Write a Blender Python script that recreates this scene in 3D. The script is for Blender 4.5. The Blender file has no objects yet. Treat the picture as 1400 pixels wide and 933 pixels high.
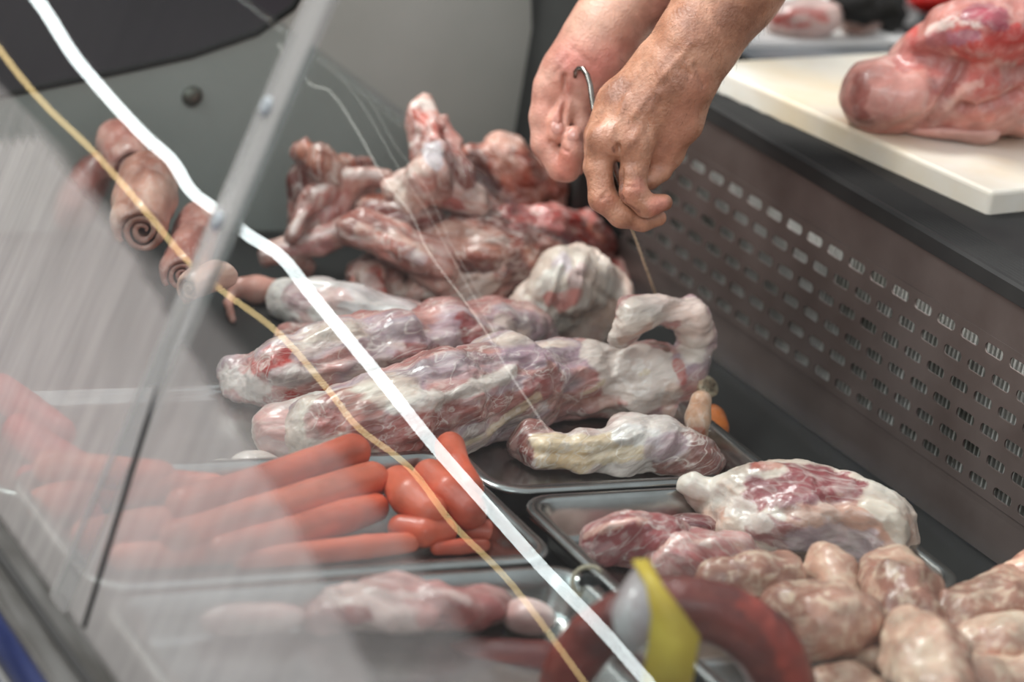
import bpy, bmesh, math, random
import numpy as np
random.seed(7)
SC = bpy.context.scene
COL = SC.collection
# ------------------------------------------------------------------ camera
FPX = 4000.0
W, H = 1400.0, 933.0
_p, _y, _r = np.radians([20.0, 30.25, 9.75])
FW = np.array([math.sin(_y)*math.cos(_p), math.cos(_y)*math.cos(_p), -math.sin(_p)])
_rt = np.array([math.cos(_y), -math.sin(_y), 0.0]); _up = np.cross(_rt, FW)
RT = math.cos(_r)*_rt + math.sin(_r)*_up
UP = -math.sin(_r)*_rt + math.cos(_r)*_up
CAM = np.array([-1.04025, -1.76647, 0.85007])
def ray(x, y): return FW + RT*(x-W/2)/FPX + UP*(H/2-y)/FPX
def D(x, y, s): return CAM + ray(x, y)*s
def U(x, y, z):
    d = ray(x, y); s = (z-CAM[2])/d[2]; return CAM + d*s
def depth(p): return float((np.asarray(p)-CAM) @ FW)
def proj(V):
    v = np.asarray(V)-CAM; w = v @ FW
    return W/2+FPX*(v @ RT)/w, H/2-FPX*(v @ UP)/w, w
def G(px, py, r, lift=0.0, base=0.002):
    """centre of a ball of radius r pixels seen at (px,py) that rests on height base+lift"""
    rm = 0.02
    for _ in range(6):
        p = U(px, py, base+lift+rm); rm = r*depth(p)/FPX
    return p, rm
# ------------------------------------------------------------------ names, tags, materials
def tag(o, label=None, cat=None, group=None, kind=None):
    if label: o['label'] = label
    if cat: o['category'] = cat
    if group: o['group'] = group
    if kind: o['kind'] = kind
    return o
def empty(name, loc, label, cat, group=None):
    o = bpy.data.objects.new(name, None); COL.objects.link(o); o.location = loc
    o.empty_display_size = .02
    return tag(o, label, cat, group)
def link(name, me, mat, parent=None, loc=(0, 0, 0)):
    o = bpy.data.objects.new(name, me); COL.objects.link(o)
    if mat: me.materials.append(mat)
    if parent is not None:
        o.parent = parent
        o.location = (loc[0]-parent.location[0], loc[1]-parent.location[1], loc[2]-parent.location[2])
    else: o.location = loc
    return o
def lin(c):
    c = np.asarray(c, float)/255.0
    return np.where(c <= .04045, c/12.92, ((c+.055)/1.055)**2.4)
def L4(c): a = lin(c); return (float(a[0]), float(a[1]), float(a[2]), 1.0)
MATS = {}
def nodes(name):
    m = bpy.data.materials.new(name); m.use_nodes = True
    nt = m.node_tree; b = nt.nodes['Principled BSDF']
    return m, nt, b
def solid(name, c, rough=.5, metal=0.0, noise=None, c2=None, nscale=30, bump=0.0, bscale=80, stretch=(1, 1, 1), coat=0, sss=0, emis=None, spec=None):
    m, nt, b = nodes(name)
    b.inputs['Base Color'].default_value = L4(c)
    b.inputs['Roughness'].default_value = rough
    b.inputs['Metallic'].default_value = metal
    if spec is not None: b.inputs['Specular IOR Level'].default_value = spec
    if coat: b.inputs['Coat Weight'].default_value = coat; b.inputs['Coat Roughness'].default_value = .15
    if sss:
        b.inputs['Subsurface Weight'].default_value = sss
        b.inputs['Subsurface Radius'].default_value = (.006, .003, .002); b.inputs['Subsurface Scale'].default_value = 1
    tc = nt.nodes.new('ShaderNodeTexCoord'); mp = nt.nodes.new('ShaderNodeMapping')
    mp.inputs['Scale'].default_value = stretch
    nt.links.new(tc.outputs['Object'], mp.inputs['Vector'])
    if c2 is not None:
        n = nt.nodes.new('ShaderNodeTexNoise'); n.inputs['Scale'].default_value = nscale; n.inputs['Detail'].default_value = 6
        nt.links.new(mp.outputs[0], n.inputs['Vector'])
        r = nt.nodes.new('ShaderNodeValToRGB'); r.color_ramp.elements[0].position = .35; r.color_ramp.elements[1].position = .68
        r.color_ramp.elements[0].color = L4(c); r.color_ramp.elements[1].color = L4(c2)
        nt.links.new(n.outputs['Fac'], r.inputs['Fac']); nt.links.new(r.outputs['Color'], b.inputs['Base Color'])
    if bump:
        n = nt.nodes.new('ShaderNodeTexNoise'); n.inputs['Scale'].default_value = bscale; n.inputs['Detail'].default_value = 5
        nt.links.new(mp.outputs[0], n.inputs['Vector'])
        bm = nt.nodes.new('ShaderNodeBump'); bm.inputs['Strength'].default_value = bump; bm.inputs['Distance'].default_value = .002
        nt.links.new(n.outputs['Fac'], bm.inputs['Height']); nt.links.new(bm.outputs['Normal'], b.inputs['Normal'])
    return m
def meat_mat(name, rough=.32, bump=.35, bscale=260, sss=.12, coat=.25, mott=.35, mscale=170, white=(236, 222, 212), vein=0.0, lo=.66, hi=1.22, m0=.46, m1=.72):
    """colour from the mesh's own colour attribute, broken up by fine fibres and flecks"""
    m, nt, b = nodes(name); N = nt.nodes; K = nt.links
    at = N.new('ShaderNodeAttribute'); at.attribute_name = 'col'
    fb = N.new('ShaderNodeAttribute'); fb.attribute_name = 'fib'
    n1 = N.new('ShaderNodeTexNoise'); n1.inputs['Scale'].default_value = mscale; n1.inputs['Detail'].default_value = 7; n1.inputs['Roughness'].default_value = .62; n1.inputs['Distortion'].default_value = .6
    K.new(fb.outputs['Vector'], n1.inputs['Vector'])
    r = N.new('ShaderNodeValToRGB'); r.color_ramp.elements[0].position = m0; r.color_ramp.elements[1].position = m1
    r.color_ramp.elements[0].color = (0, 0, 0, 1); r.color_ramp.elements[1].color = (mott, mott, mott, 1)
    K.new(n1.outputs['Fac'], r.inputs['Fac'])
    mx = N.new('ShaderNodeMix'); mx.data_type = 'RGBA'; mx.inputs[7].default_value = L4(white)
    K.new(at.outputs['Color'], mx.inputs[6]); K.new(r.outputs['Color'], mx.inputs[0])
    n2 = N.new('ShaderNodeTexNoise'); n2.inputs['Scale'].default_value = mscale*.45; n2.inputs['Detail'].default_value = 5
    K.new(fb.outputs['Vector'], n2.inputs['Vector'])
    mr = N.new('ShaderNodeMapRange'); mr.inputs[1].default_value = .3; mr.inputs[2].default_value = .7; mr.inputs[3].default_value = lo; mr.inputs[4].default_value = hi
    K.new(n2.outputs['Fac'], mr.inputs[0])
    mu = N.new('ShaderNodeMix'); mu.data_type = 'RGBA'; mu.blend_type = 'MULTIPLY'; mu.inputs[0].default_value = 1
    K.new(mx.outputs[2], mu.inputs[6]); K.new(mr.outputs[0], mu.inputs[7])
    # thin pale membrane lines along the ridges of a slow noise
    nv = N.new('ShaderNodeTexNoise'); nv.inputs['Scale'].default_value = mscale*.30; nv.inputs['Detail'].default_value = 3; nv.inputs['Distortion'].default_value = 1.2
    K.new(fb.outputs['Vector'], nv.inputs['Vector'])
    s1 = N.new('ShaderNodeMath'); s1.operation = 'SUBTRACT'; s1.inputs[1].default_value = .5; K.new(nv.outputs['Fac'], s1.inputs[0])
    s2 = N.new('ShaderNodeMath'); s2.operation = 'ABSOLUTE'; K.new(s1.outputs[0], s2.inputs[0])
    s3 = N.new('ShaderNodeMapRange'); s3.inputs[1].default_value = .0; s3.inputs[2].default_value = .022; s3.inputs[3].default_value = vein; s3.inputs[4].default_value = 0; K.new(s2.outputs[0], s3.inputs[0])
    vx = N.new('ShaderNodeMix'); vx.data_type = 'RGBA'; vx.inputs[7].default_value = L4(white); K.new(mu.outputs[2], vx.inputs[6]); K.new(s3.outputs[0], vx.inputs[0])
    K.new(vx.outputs[2], b.inputs['Base Color'])
    b.inputs['Roughness'].default_value = rough
    b.inputs['Subsurface Weight'].default_value = sss
    b.inputs['Subsurface Radius'].default_value = (.006, .0025, .0015); b.inputs['Subsurface Scale'].default_value = 1
    b.inputs['Coat Weight'].default_value = coat; b.inputs['Coat Roughness'].default_value = .12
    n3 = N.new('ShaderNodeTexNoise'); n3.inputs['Scale'].default_value = bscale; n3.inputs['Detail'].default_value = 6
    K.new(fb.outputs['Vector'], n3.inputs['Vector'])
    bp = N.new('ShaderNodeBump'); bp.inputs['Strength'].default_value = bump; bp.inputs['Distance'].default_value = .0022
    K.new(n3.outputs['Fac'], bp.inputs['Height']); K.new(bp.outputs['Normal'], b.inputs['Normal'])
    return m
# ------------------------------------------------------------------ numpy noise
_rng = np.random.RandomState(3)
_PERM = _rng.permutation(512).astype(np.int64)
_VAL = _rng.rand(512).astype(np.float32)*2-1
def vnoise(P, seed=0):
    I = np.floor(P).astype(np.int64); Fr = (P-I).astype(np.float32)
    u = Fr*Fr*Fr*(Fr*(Fr*6-15)+10)
    out = 0
    for dx in (0, 1):
        wx = u[:, 0] if dx else 1-u[:, 0]
        hx = _PERM[(I[:, 0]+dx+seed*17) & 511]
        for dy in (0, 1):
            wy = u[:, 1] if dy else 1-u[:, 1]
            hy = _PERM[(hx+I[:, 1]+dy) & 511]
            for dz in (0, 1):
                wz = u[:, 2] if dz else 1-u[:, 2]
                out = out + wx*wy*wz*_VAL[_PERM[(hy+I[:, 2]+dz) & 511]]
    return out
def fbm(P, scale, octs=3, seed=0, ridged=False):
    a, t, o = 1.0, 0.0, 0.0
    for i in range(octs):
        n = vnoise(P*scale*(2.03**i)+i*7.7, seed+i)
        if ridged: n = 1-2*np.abs(n)
        o = o+a*n; t += a; a *= .5
    return o/t
def sstep(a, b, x):
    t = np.clip((x-a)/(b-a), 0, 1); return t*t*(3-2*t)
# ------------------------------------------------------------------ signed distance fields + surface nets
def d_cone(P, a, b, ra, rb):
    a = np.asarray(a, np.float32); b = np.asarray(b, np.float32)
    ab = b-a; L = float(ab @ ab)+1e-12
    t = np.clip(((P-a) @ ab)/L, 0, 1)
    q = P-(a+t[:, None]*ab)
    return np.sqrt((q*q).sum(1))-(ra+(rb-ra)*t)
def d_ell(P, c, M, rad):
    q = (P-np.asarray(c, np.float32)) @ np.asarray(M, np.float32).T   # rows of M = axes
    rad = np.asarray(rad, np.float32)
    k0 = np.sqrt(((q/rad)**2).sum(1)); k1 = np.sqrt(((q/(rad*rad))**2).sum(1))+1e-9
    return k0*(k0-1)/k1
def smin(a, b, k):
    h = np.clip(.5+.5*(b-a)/k, 0, 1)
    return b*(1-h)+a*h-k*h*(1-h)
def evalf(P, prims, k):
    P = P.astype(np.float32); d = None
    for pr in prims:
        kind = pr[0]; kk = k; sub = False
        if kind[0] == '-': sub = True; kind = kind[1:]
        if kind[0] == 'c':
            q = d_cone(P, *pr[1:5]); kk = pr[5] if len(pr) > 5 else k
        else:
            q = d_ell(P, *pr[1:4]); kk = pr[4] if len(pr) > 4 else k
        if sub: d = -smin(-d, q, kk)
        else: d = q if d is None else smin(d, q, kk)
    return d
def surf(prims, k, vox, warp=None):
    lo = np.array([1e9]*3); hi = -lo
    for pr in prims:
        if pr[0][0] == '-': continue
        if pr[0][0] == 'c':
            for c, r in ((pr[1], pr[3]), (pr[2], pr[4])):
                lo = np.minimum(lo, np.asarray(c)-r); hi = np.maximum(hi, np.asarray(c)+r)
        else:
            r = max(pr[3]); lo = np.minimum(lo, np.asarray(pr[1])-r); hi = np.maximum(hi, np.asarray(pr[1])+r)
    lo -= vox*4+k*.3; hi += vox*4+k*.3
    n = np.ceil((hi-lo)/vox).astype(int)+1
    ax = [lo[i]+vox*np.arange(n[i]) for i in range(3)]
    Gx = np.stack(np.meshgrid(*ax, indexing='ij'), -1).reshape(-1, 3)
    # coarse blocks first, then the exact field only where the surface can pass
    B = 6; nb = np.ceil(n/B).astype(int)
    bx = [lo[i]+vox*(np.arange(nb[i])*B+B/2) for i in range(3)]
    Bc = np.stack(np.meshgrid(*bx, indexing='ij'), -1).reshape(-1, 3)
    fc = evalf(Bc, prims, k).reshape(nb)
    nearb = np.abs(fc) < B*vox*1.1+.010+k*.5
    def up_(a): return np.repeat(np.repeat(np.repeat(a, B, 0), B, 1), B, 2)[:n[0], :n[1], :n[2]]
    f = up_(fc).astype(np.float32).ravel(); mk = up_(nearb).ravel()
    Gm = Gx[mk]; del Gx
    f[mk] = evalf(Gm+warp(Gm) if warp else Gm, prims, k)
    f = f.reshape(n)
    f[f == 0] = 1e-7
    # surface nets
    s = f < 0
    c = [s[i:n[0]-1+i, j:n[1]-1+j, l:n[2]-1+l] for i in (0, 1) for j in (0, 1) for l in (0, 1)]
    cnt = sum(x.astype(np.int8) for x in c)
    act = (cnt > 0) & (cnt < 8)
    idx = -np.ones(act.shape, np.int64); ii = np.argwhere(act); idx[act] = np.arange(len(ii))
    acc = np.zeros((len(ii), 3)); num = np.zeros(len(ii))
    offs = [(i, j, l) for i in (0, 1) for j in (0, 1) for l in (0, 1)]
    for a in offs:
        for ax_ in range(3):
            if a[ax_]: continue
            b = list(a); b[ax_] = 1
            fa = f[ii[:, 0]+a[0], ii[:, 1]+a[1], ii[:, 2]+a[2]]; fb = f[ii[:, 0]+b[0], ii[:, 1]+b[1], ii[:, 2]+b[2]]
            m = (fa < 0) != (fb < 0)
            t = np.where(m, fa/np.where(m, fa-fb, 1), 0)
            p = np.array(a, float)[None].repeat(len(ii), 0); p[:, ax_] = t
            acc += p*m[:, None]; num += m
    V = lo+vox*(ii+acc/num[:, None])
    faces = []
    for ax_ in range(3):
        o1, o2 = [(1, 2), (2, 0), (0, 1)][ax_]
        sl0 = [slice(None)]*3; sl1 = [slice(None)]*3
        sl0[ax_] = slice(0, -1); sl1[ax_] = slice(1, None)
        A = s[tuple(sl0)]; B = s[tuple(sl1)]
        ed = np.argwhere(A != B)
        ok = (ed[:, o1] > 0) & (ed[:, o2] > 0) & (ed[:, o1] < n[o1]-1) & (ed[:, o2] < n[o2]-1)
        ed = ed[ok]
        inside = A[ed[:, 0], ed[:, 1], ed[:, 2]]
        def cell(d1, d2):
            e = ed.copy(); e[:, o1] -= d1; e[:, o2] -= d2
            return idx[e[:, 0], e[:, 1], e[:, 2]]
        q = np.stack([cell(1, 1), cell(0, 1), cell(0, 0), cell(1, 0)], 1)
        q[~inside] = q[~inside][:, ::-1]
        faces.append(q)
    return V, np.concatenate(faces)
def vnormals(V, Fq):
    a, b, c, d = (V[Fq[:, i]] for i in range(4))
    n = np.cross(c-a, d-b); N = np.zeros_like(V)
    for i in range(4): np.add.at(N, Fq[:, i], n)
    return N/(np.linalg.norm(N, axis=1)[:, None]+1e-12)
def mesh_np(name, V, Fq, col=None, fib=None, smooth=True):
    me = bpy.data.meshes.new(name)
    me.vertices.add(len(V)); me.vertices.foreach_set('co', V.astype(np.float32).ravel())
    me.loops.add(Fq.size); me.loops.foreach_set('vertex_index', Fq.astype(np.int32).ravel())
    me.polygons.add(len(Fq)); me.polygons.foreach_set('loop_start', np.arange(0, Fq.size, Fq.shape[1], dtype=np.int32))
    me.update(calc_edges=True); me.validate()
    if smooth: me.polygons.foreach_set('use_smooth', np.ones(len(me.polygons), bool))
    if col is not None:
        at = me.color_attributes.new('col', 'FLOAT_COLOR', 'POINT')
        at.data.foreach_set('color', np.concatenate([col, np.ones((len(col), 1))], 1).astype(np.float32).ravel())
    if fib is not None:
        at = me.attributes.new('fib', 'FLOAT_VECTOR', 'POINT')
        at.data.foreach_set('vector', fib.astype(np.float32).ravel())
    return me
# ------------------------------------------------------------------ flesh builder
def chain(pts, kind='c', **kw):
    """pts: (px,py,r_px[,lift]) resting on the tray -> tapered capsules"""
    Q = [G(p[0], p[1], p[2], p[3] if len(p) > 3 else 0.0, **kw) for p in pts]
    if len(Q) == 1: return [(kind, Q[0][0], Q[0][0]+1e-4, Q[0][1], Q[0][1])]
    return [(kind, Q[i][0], Q[i+1][0], Q[i][1], Q[i+1][1]) for i in range(len(Q)-1)]
def chainD(pts, kind='c', k=None):
    """pts: (px,py,r_px,distance)"""
    Q = [(D(p[0], p[1], p[3]), p[2]*p[3]/FPX) for p in pts]
    out = []
    for i in range(len(Q)-1):
        t = (kind, Q[i][0], Q[i+1][0], Q[i][1], Q[i+1][1])
        out.append(t if k is None else t+(k,))
    return out
def ell(px, py, rx, ry, ang=0, rd=None, lift=0.0, base=0.002, kind='e'):
    """ellipsoid whose outline is rx,ry pixels turned by ang degrees (counter-clockwise), rd pixels deep"""
    rd = rd or (rx+ry)/2
    c, rm = G(px, py, ry*.97, lift, base)
    s = depth(c)/FPX; a = math.radians(ang)
    ex = RT*math.cos(a)+UP*math.sin(a); ey = -RT*math.sin(a)+UP*math.cos(a)
    return (kind, c, np.array([ex, ey, FW]), (rx*s, ry*s, rd*s))
def front(V, px, py, tol=7):
    x, y, w = proj(V)
    m = (x-px)**2+(y-py)**2 < tol*tol
    if not m.any():
        i = np.argmin((x-px)**2+(y-py)**2); return V[i]
    j = np.where(m)[0]; return V[j[np.argmin(w[j])]]
def polydist(V, pts):
    d = np.full(len(V), 1e9)
    if len(pts) == 1: return np.linalg.norm(V-pts[0], axis=1)
    for a, b in zip(pts[:-1], pts[1:]):
        ab = b-a; t = np.clip(((V-a) @ ab)/(ab @ ab+1e-12), 0, 1)
        d = np.minimum(d, np.linalg.norm(V-(a+t[:, None]*ab), axis=1))
    return d
def flesh(name, prims, mat, pal, k=.012, vox=.002, axis=None, disp=(), zmin=None, strokes=(), pscale=22, pstretch=.35, seed=0,
          parent=None, label=None, cat=None, group=None, warp=.0, bumps=(), zpin=None, wscale=35):
    """pal: list of (threshold, rgb) over a stretched noise in [-1,1]; strokes: (pixel points, r px, rgb, strength)"""
    wf = None
    if warp: wf = lambda P: np.stack([fbm(P, wscale, 2, seed+s) for s in (11, 12, 13)], 1)*warp
    V, Fq = surf(prims, k, vox, wf)
    if axis is None:
        a = np.asarray(prims[0][1]); b = np.asarray(prims[-1][1]) if len(prims) > 1 else a+RT
        axis = b-a
        if np.linalg.norm(axis) < .01: axis = RT
    axis = np.asarray(axis, float); axis /= np.linalg.norm(axis)
    u = np.cross(axis, [0, 0, 1.0]); u /= np.linalg.norm(u); v = np.cross(axis, u)
    o = V.mean(0)
    fib = np.stack([(V-o) @ axis*pstretch, (V-o) @ u, (V-o) @ v], 1)+seed*.37
    N = vnormals(V, Fq)
    for (sc, amp, rid) in disp:
        V = V+N*(fbm(fib, sc, 3, seed+5, rid)*amp)[:, None]
    # bumps: ridges or grooves along strokes, metres
    for (pts, r, amp) in bumps:
        P3 = [front(V, *p) for p in pts]; rr = r*depth(P3[0])/FPX
        V = V+N*(amp*np.exp(-(polydist(V, P3)/rr)**2))[:, None]
    if zmin is not None: V[:, 2] = np.maximum(V[:, 2], zmin)
    n = fbm(fib, pscale, 4, seed)*1.5
    st = np.array([p[0] for p in pal]); cs = np.array([lin(p[1]) for p in pal])
    col = np.stack([np.interp(n, st, cs[:, i]) for i in range(3)], 1)
    wob = fbm(fib, 60, 3, seed+9); wob2 = fbm(fib, 190, 2, seed+19)
    for sk in strokes:
        pts, r, rgb, stg = sk[:4]
        P3 = [front(V, *p) for p in pts]; rr = r*depth(P3[0])/FPX
        m = stg*(1-sstep(.82, 1.06, polydist(V, P3)/rr+wob*.7+wob2*.35))
        col = col*(1-m[:, None])+lin(rgb)*m[:, None]
    base = np.array([V[:, 0].mean(), V[:, 1].mean(), V[:, 2].min()]) if parent is None else np.zeros(3)
    me = mesh_np(name, V-base, Fq, col, fib)
    ob = link(name, me, mat, parent, tuple(base))
    if parent is None: tag(ob, label, cat, group)
    return ob
# ------------------------------------------------------------------ hard-surface helpers
def box_bm(bm, x0, x1, y0, y1, z0, z1, bev=0.0):
    r = bmesh.ops.create_cube(bm, size=1)
    for v in r['verts']:
        v.co = ((x0+x1)/2+v.co.x*(x1-x0), (y0+y1)/2+v.co.y*(y1-y0), (z0+z1)/2+v.co.z*(z1-z0))
    if bev:
        es = {e for v in r['verts'] for e in v.link_edges}
        bmesh.ops.bevel(bm, geom=list(es), offset=bev, segments=3, profile=.5, affect='EDGES')
def done(name, bm, mat, parent=None, smooth=False, loc=None):
    bmesh.ops.recalc_face_normals(bm, faces=bm.faces[:])
    if loc is None:
        loc = (0, 0, 0)
        if parent is None and len(bm.verts):
            co = np.array([v.co[:] for v in bm.verts]); loc = ((co[:, 0].min()+co[:, 0].max())/2, (co[:, 1].min()+co[:, 1].max())/2, co[:, 2].min())
            for v in bm.verts: v.co.x -= loc[0]; v.co.y -= loc[1]; v.co.z -= loc[2]
    me = bpy.data.meshes.new(name); bm.to_mesh(me); bm.free()
    if smooth:
        for p in me.polygons: p.use_smooth = True
    return link(name, me, mat, parent, loc)
def box(name, mat, x0, x1, y0, y1, z0, z1, bev=0.0, parent=None):
    bm = bmesh.new(); box_bm(bm, x0, x1, y0, y1, z0, z1, bev)
    return done(name, bm, mat, parent)
def tube_bm(bm, pts, rad, seg=12, cap=True):
    pts = [np.asarray(p, float) for p in pts]; n = len(pts)
    rad = rad if hasattr(rad, '__len__') else [rad]*n
    prev = None; rings = []
    for i, p in enumerate(pts):
        t = pts[min(i+1, n-1)]-pts[max(i-1, 0)]; t /= np.linalg.norm(t)+1e-12
        if prev is None:
            h = np.array([0, 0, 1.0]) if abs(t[2]) < .9 else np.array([1.0, 0, 0])
            u = np.cross(t, h)
        else: u = prev-t*(prev @ t)
        u /= np.linalg.norm(u); prev = u; w = np.cross(t, u)
        rings.append([bm.verts.new(p+rad[i]*(u*math.cos(a)+w*math.sin(a))) for a in np.linspace(0, 2*math.pi, seg, endpoint=False)])
    for A, B in zip(rings[:-1], rings[1:]):
        for j in range(seg): bm.faces.new((A[j], A[(j+1) % seg], B[(j+1) % seg], B[j]))
    if cap: bm.faces.new(rings[0][::-1]); bm.faces.new(rings[-1])
def tube(name, mat, pts, rad, parent=None, seg=12, loc=None):
    bm = bmesh.new(); tube_bm(bm, pts, rad, seg); return done(name, bm, mat, parent, True, loc)
def poly_slab(name, mat, P, th, parent=None, nrm=None):
    """flat polygon through 3-D points P with real thickness th"""
    P = [np.asarray(p, float) for p in P]
    n = np.cross(P[1]-P[0], P[2]-P[0]) if nrm is None else np.asarray(nrm, float); n = n/np.linalg.norm(n)
    bm = bmesh.new()
    a = [bm.verts.new(p+n*th/2) for p in P]; b = [bm.verts.new(p-n*th/2) for p in P]
    bm.faces.new(a); bm.faces.new(b[::-1])
    for i in range(len(P)): bm.faces.new((a[i], b[i], b[(i+1) % len(P)], a[(i+1) % len(P)]))
    return done(name, bm, mat, parent)
def rrect(x0, x1, y0, y1, r, z, seg=6):
    out = []
    for cx, cy, a0 in ((x1-r, y1-r, 0), (x0+r, y1-r, 90), (x0+r, y0+r, 180), (x1-r, y0+r, 270)):
        for i in range(seg+1):
            a = math.radians(a0+90*i/seg); out.append((cx+r*math.cos(a), cy+r*math.sin(a), z))
    return out
def loft(bm, loops, close_last=True):
    R = [[bm.verts.new(p) for p in lp] for lp in loops]; n = len(R[0])
    for A, B in zip(R[:-1], R[1:]):
        for j in range(n): bm.faces.new((A[j], A[(j+1) % n], B[(j+1) % n], B[j]))
    if close_last: bm.faces.new(R[-1])
def tray(x0, x1, y0, y1, label, zr=.03, zb=.0, mat=None, group='steel food pans in the counter'):
    bm = bmesh.new()
    def rr(d, r, z): return rrect(x0+d, x1-d, y0+d, y1-d, max(r-d, .004), z)
    loops = [rr(0, .03, zr-.004), rr(.0006, .03, zr-.0008), rr(.002, .03, zr), rr(.009, .03, zr+.0003), rr(.011, .03, zr-.0015), rr(.0135, .034, max(zr-.012, zb+.0035)),
             rr(.017, .036, zb+min(.007, .0025+(zr-zb)*.12)), rr(.019, .037, zb+.002), rr(.024, .04, zb+.0008), rr(.032, .045, zb+.0003)]
    loft(bm, loops)
    for v in bm.verts: v.co.x -= (x0+x1)/2; v.co.y -= (y0+y1)/2; v.co.z -= zb
    o = done('food_pan', bm, mat or M['pan'], None, True, loc=((x0+x1)/2, (y0+y1)/2, zb))
    md = o.modifiers.new('th', 'SOLIDIFY'); md.thickness = .0012; md.offset = 0
    return tag(o, label, 'food pan', group)
M = {}
M['pan'] = solid('brushed_pan_steel', (182, 182, 180), .26, 1.0, c2=(150, 149, 146), nscale=25, bump=.08, bscale=60)
M['deck'] = solid('dark_deck_steel', (34, 35, 34), .5, .3, c2=(26, 26, 25), nscale=14)
M['endp'] = solid('grey_painted_panel', (168, 172, 166), .6, 0, c2=(156, 160, 153), nscale=6)
M['grille'] = solid('worn_grille_steel', (102, 93, 89), .5, .45, c2=(80, 70, 66), nscale=12, bump=.05, bscale=40)
M['fin'] = solid('coil_fins', (175, 175, 168), .4, .5, c2=(120, 120, 112), nscale=40)
M['black'] = solid('black_rubber_rail', (20, 20, 19), .75, 0, c2=(30, 30, 28), nscale=30)
M['rail'] = solid('grimy_base_rail', (92, 92, 90), .45, .6, c2=(48, 46, 42), nscale=30, stretch=(3, .4, 3))
M['blue'] = solid('blue_bumper', (38, 84, 200), .5)
M['board'] = solid('white_cutting_board', (238, 234, 222), .45, 0, c2=(226, 210, 180), nscale=11, bump=.12, bscale=120, sss=.05)
M['white'] = solid('white_melamine', (240, 240, 238), .4, c2=(230, 230, 226), nscale=10)
M['steel'] = solid('worktop_steel', (150, 156, 160), .4, .25, c2=(130, 135, 138), nscale=20)
M['chrome'] = solid('hook_steel', (150, 148, 142), .22, 1.0, c2=(110, 106, 98), nscale=120)
M['string'] = solid('butchers_twine', (200, 186, 160), .8, c2=(130, 120, 100), nscale=600)
M['wall'] = solid('dark_shop_wall', (66, 60, 64), .8, c2=(50, 45, 50), nscale=3)
M['floor'] = solid('floor_tiles', (90, 88, 84), .6, c2=(70, 68, 64), nscale=6)
# ------------------------------------------------------------------ setting
fl = box('floor', M['floor'], -3, 3, -3, 3, -.92, -.9); tag(fl, kind='structure')
wb = box('wall_back', M['wall'], -3, 3, 2.4, 2.45, -.9, 2.2); tag(wb, kind='structure')
def DYp(x, y, Y0):
    d = ray(x, y); return CAM+d*((Y0-CAM[1])/d[1])
# ------------------------------------------------------------------ the refrigerated counter
case = empty('display_counter', (-.05, -.1, -.05), 'long refrigerated meat counter with grey end panel and perforated steel back', 'counter')
box('deck', M['deck'], -.44, .36, -1.0, .56, -.03, -.006, .002, case)
# end panel with its sloping top edge
Y0 = .53
ep = [DYp(-30, 136, Y0), DYp(150, 100, Y0), DYp(260, 76, Y0), DYp(350, 45, Y0), DYp(400, 10, Y0), DYp(450, -70, Y0), DYp(722, -70, Y0), DYp(733, 250, Y0)]
ep = [np.array([p[0], Y0, p[2]]) for p in ep]; ep.append(np.array([ep[-1][0], Y0, -.006])); ep.append(np.array([ep[0][0], Y0, -.006]))
epo = poly_slab('end_panel', M['endp'], ep, .004, case)
bp = DYp(263, 132, Y0-.002)
bm = bmesh.new()
loft(bm, [[(bp[0]+r*math.cos(a), Y0-.002-h, bp[2]+r*math.sin(a)) for a in np.linspace(0, 2*math.pi, 24, endpoint=False)] for r, h in ((.0098, 0), (.0098, .001), (.0085, .003), (.0060, .0048), (.003, .0056))])
bolt = done('bolt', bm, solid('bolt_metal', (112, 110, 100), .3, .8, c2=(90, 88, 80), nscale=60), case, True)
bolt.parent = epo; bolt.location = (0, 0, 0)
# edge trim and dark column at the back corner
box('corner_column', solid('dark_corner', (50, 52, 50), .6, c2=(42, 43, 42), nscale=12), .262, .36, .40, .56, -.006, .5, .003, case)
tube('panel_edge_trim', solid('panel_trim_dark', (26, 27, 26), .95, spec=.1), [p+np.array([0, -.001, 0]) for p in ep[0:6]], .0034, case, 8)
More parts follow.
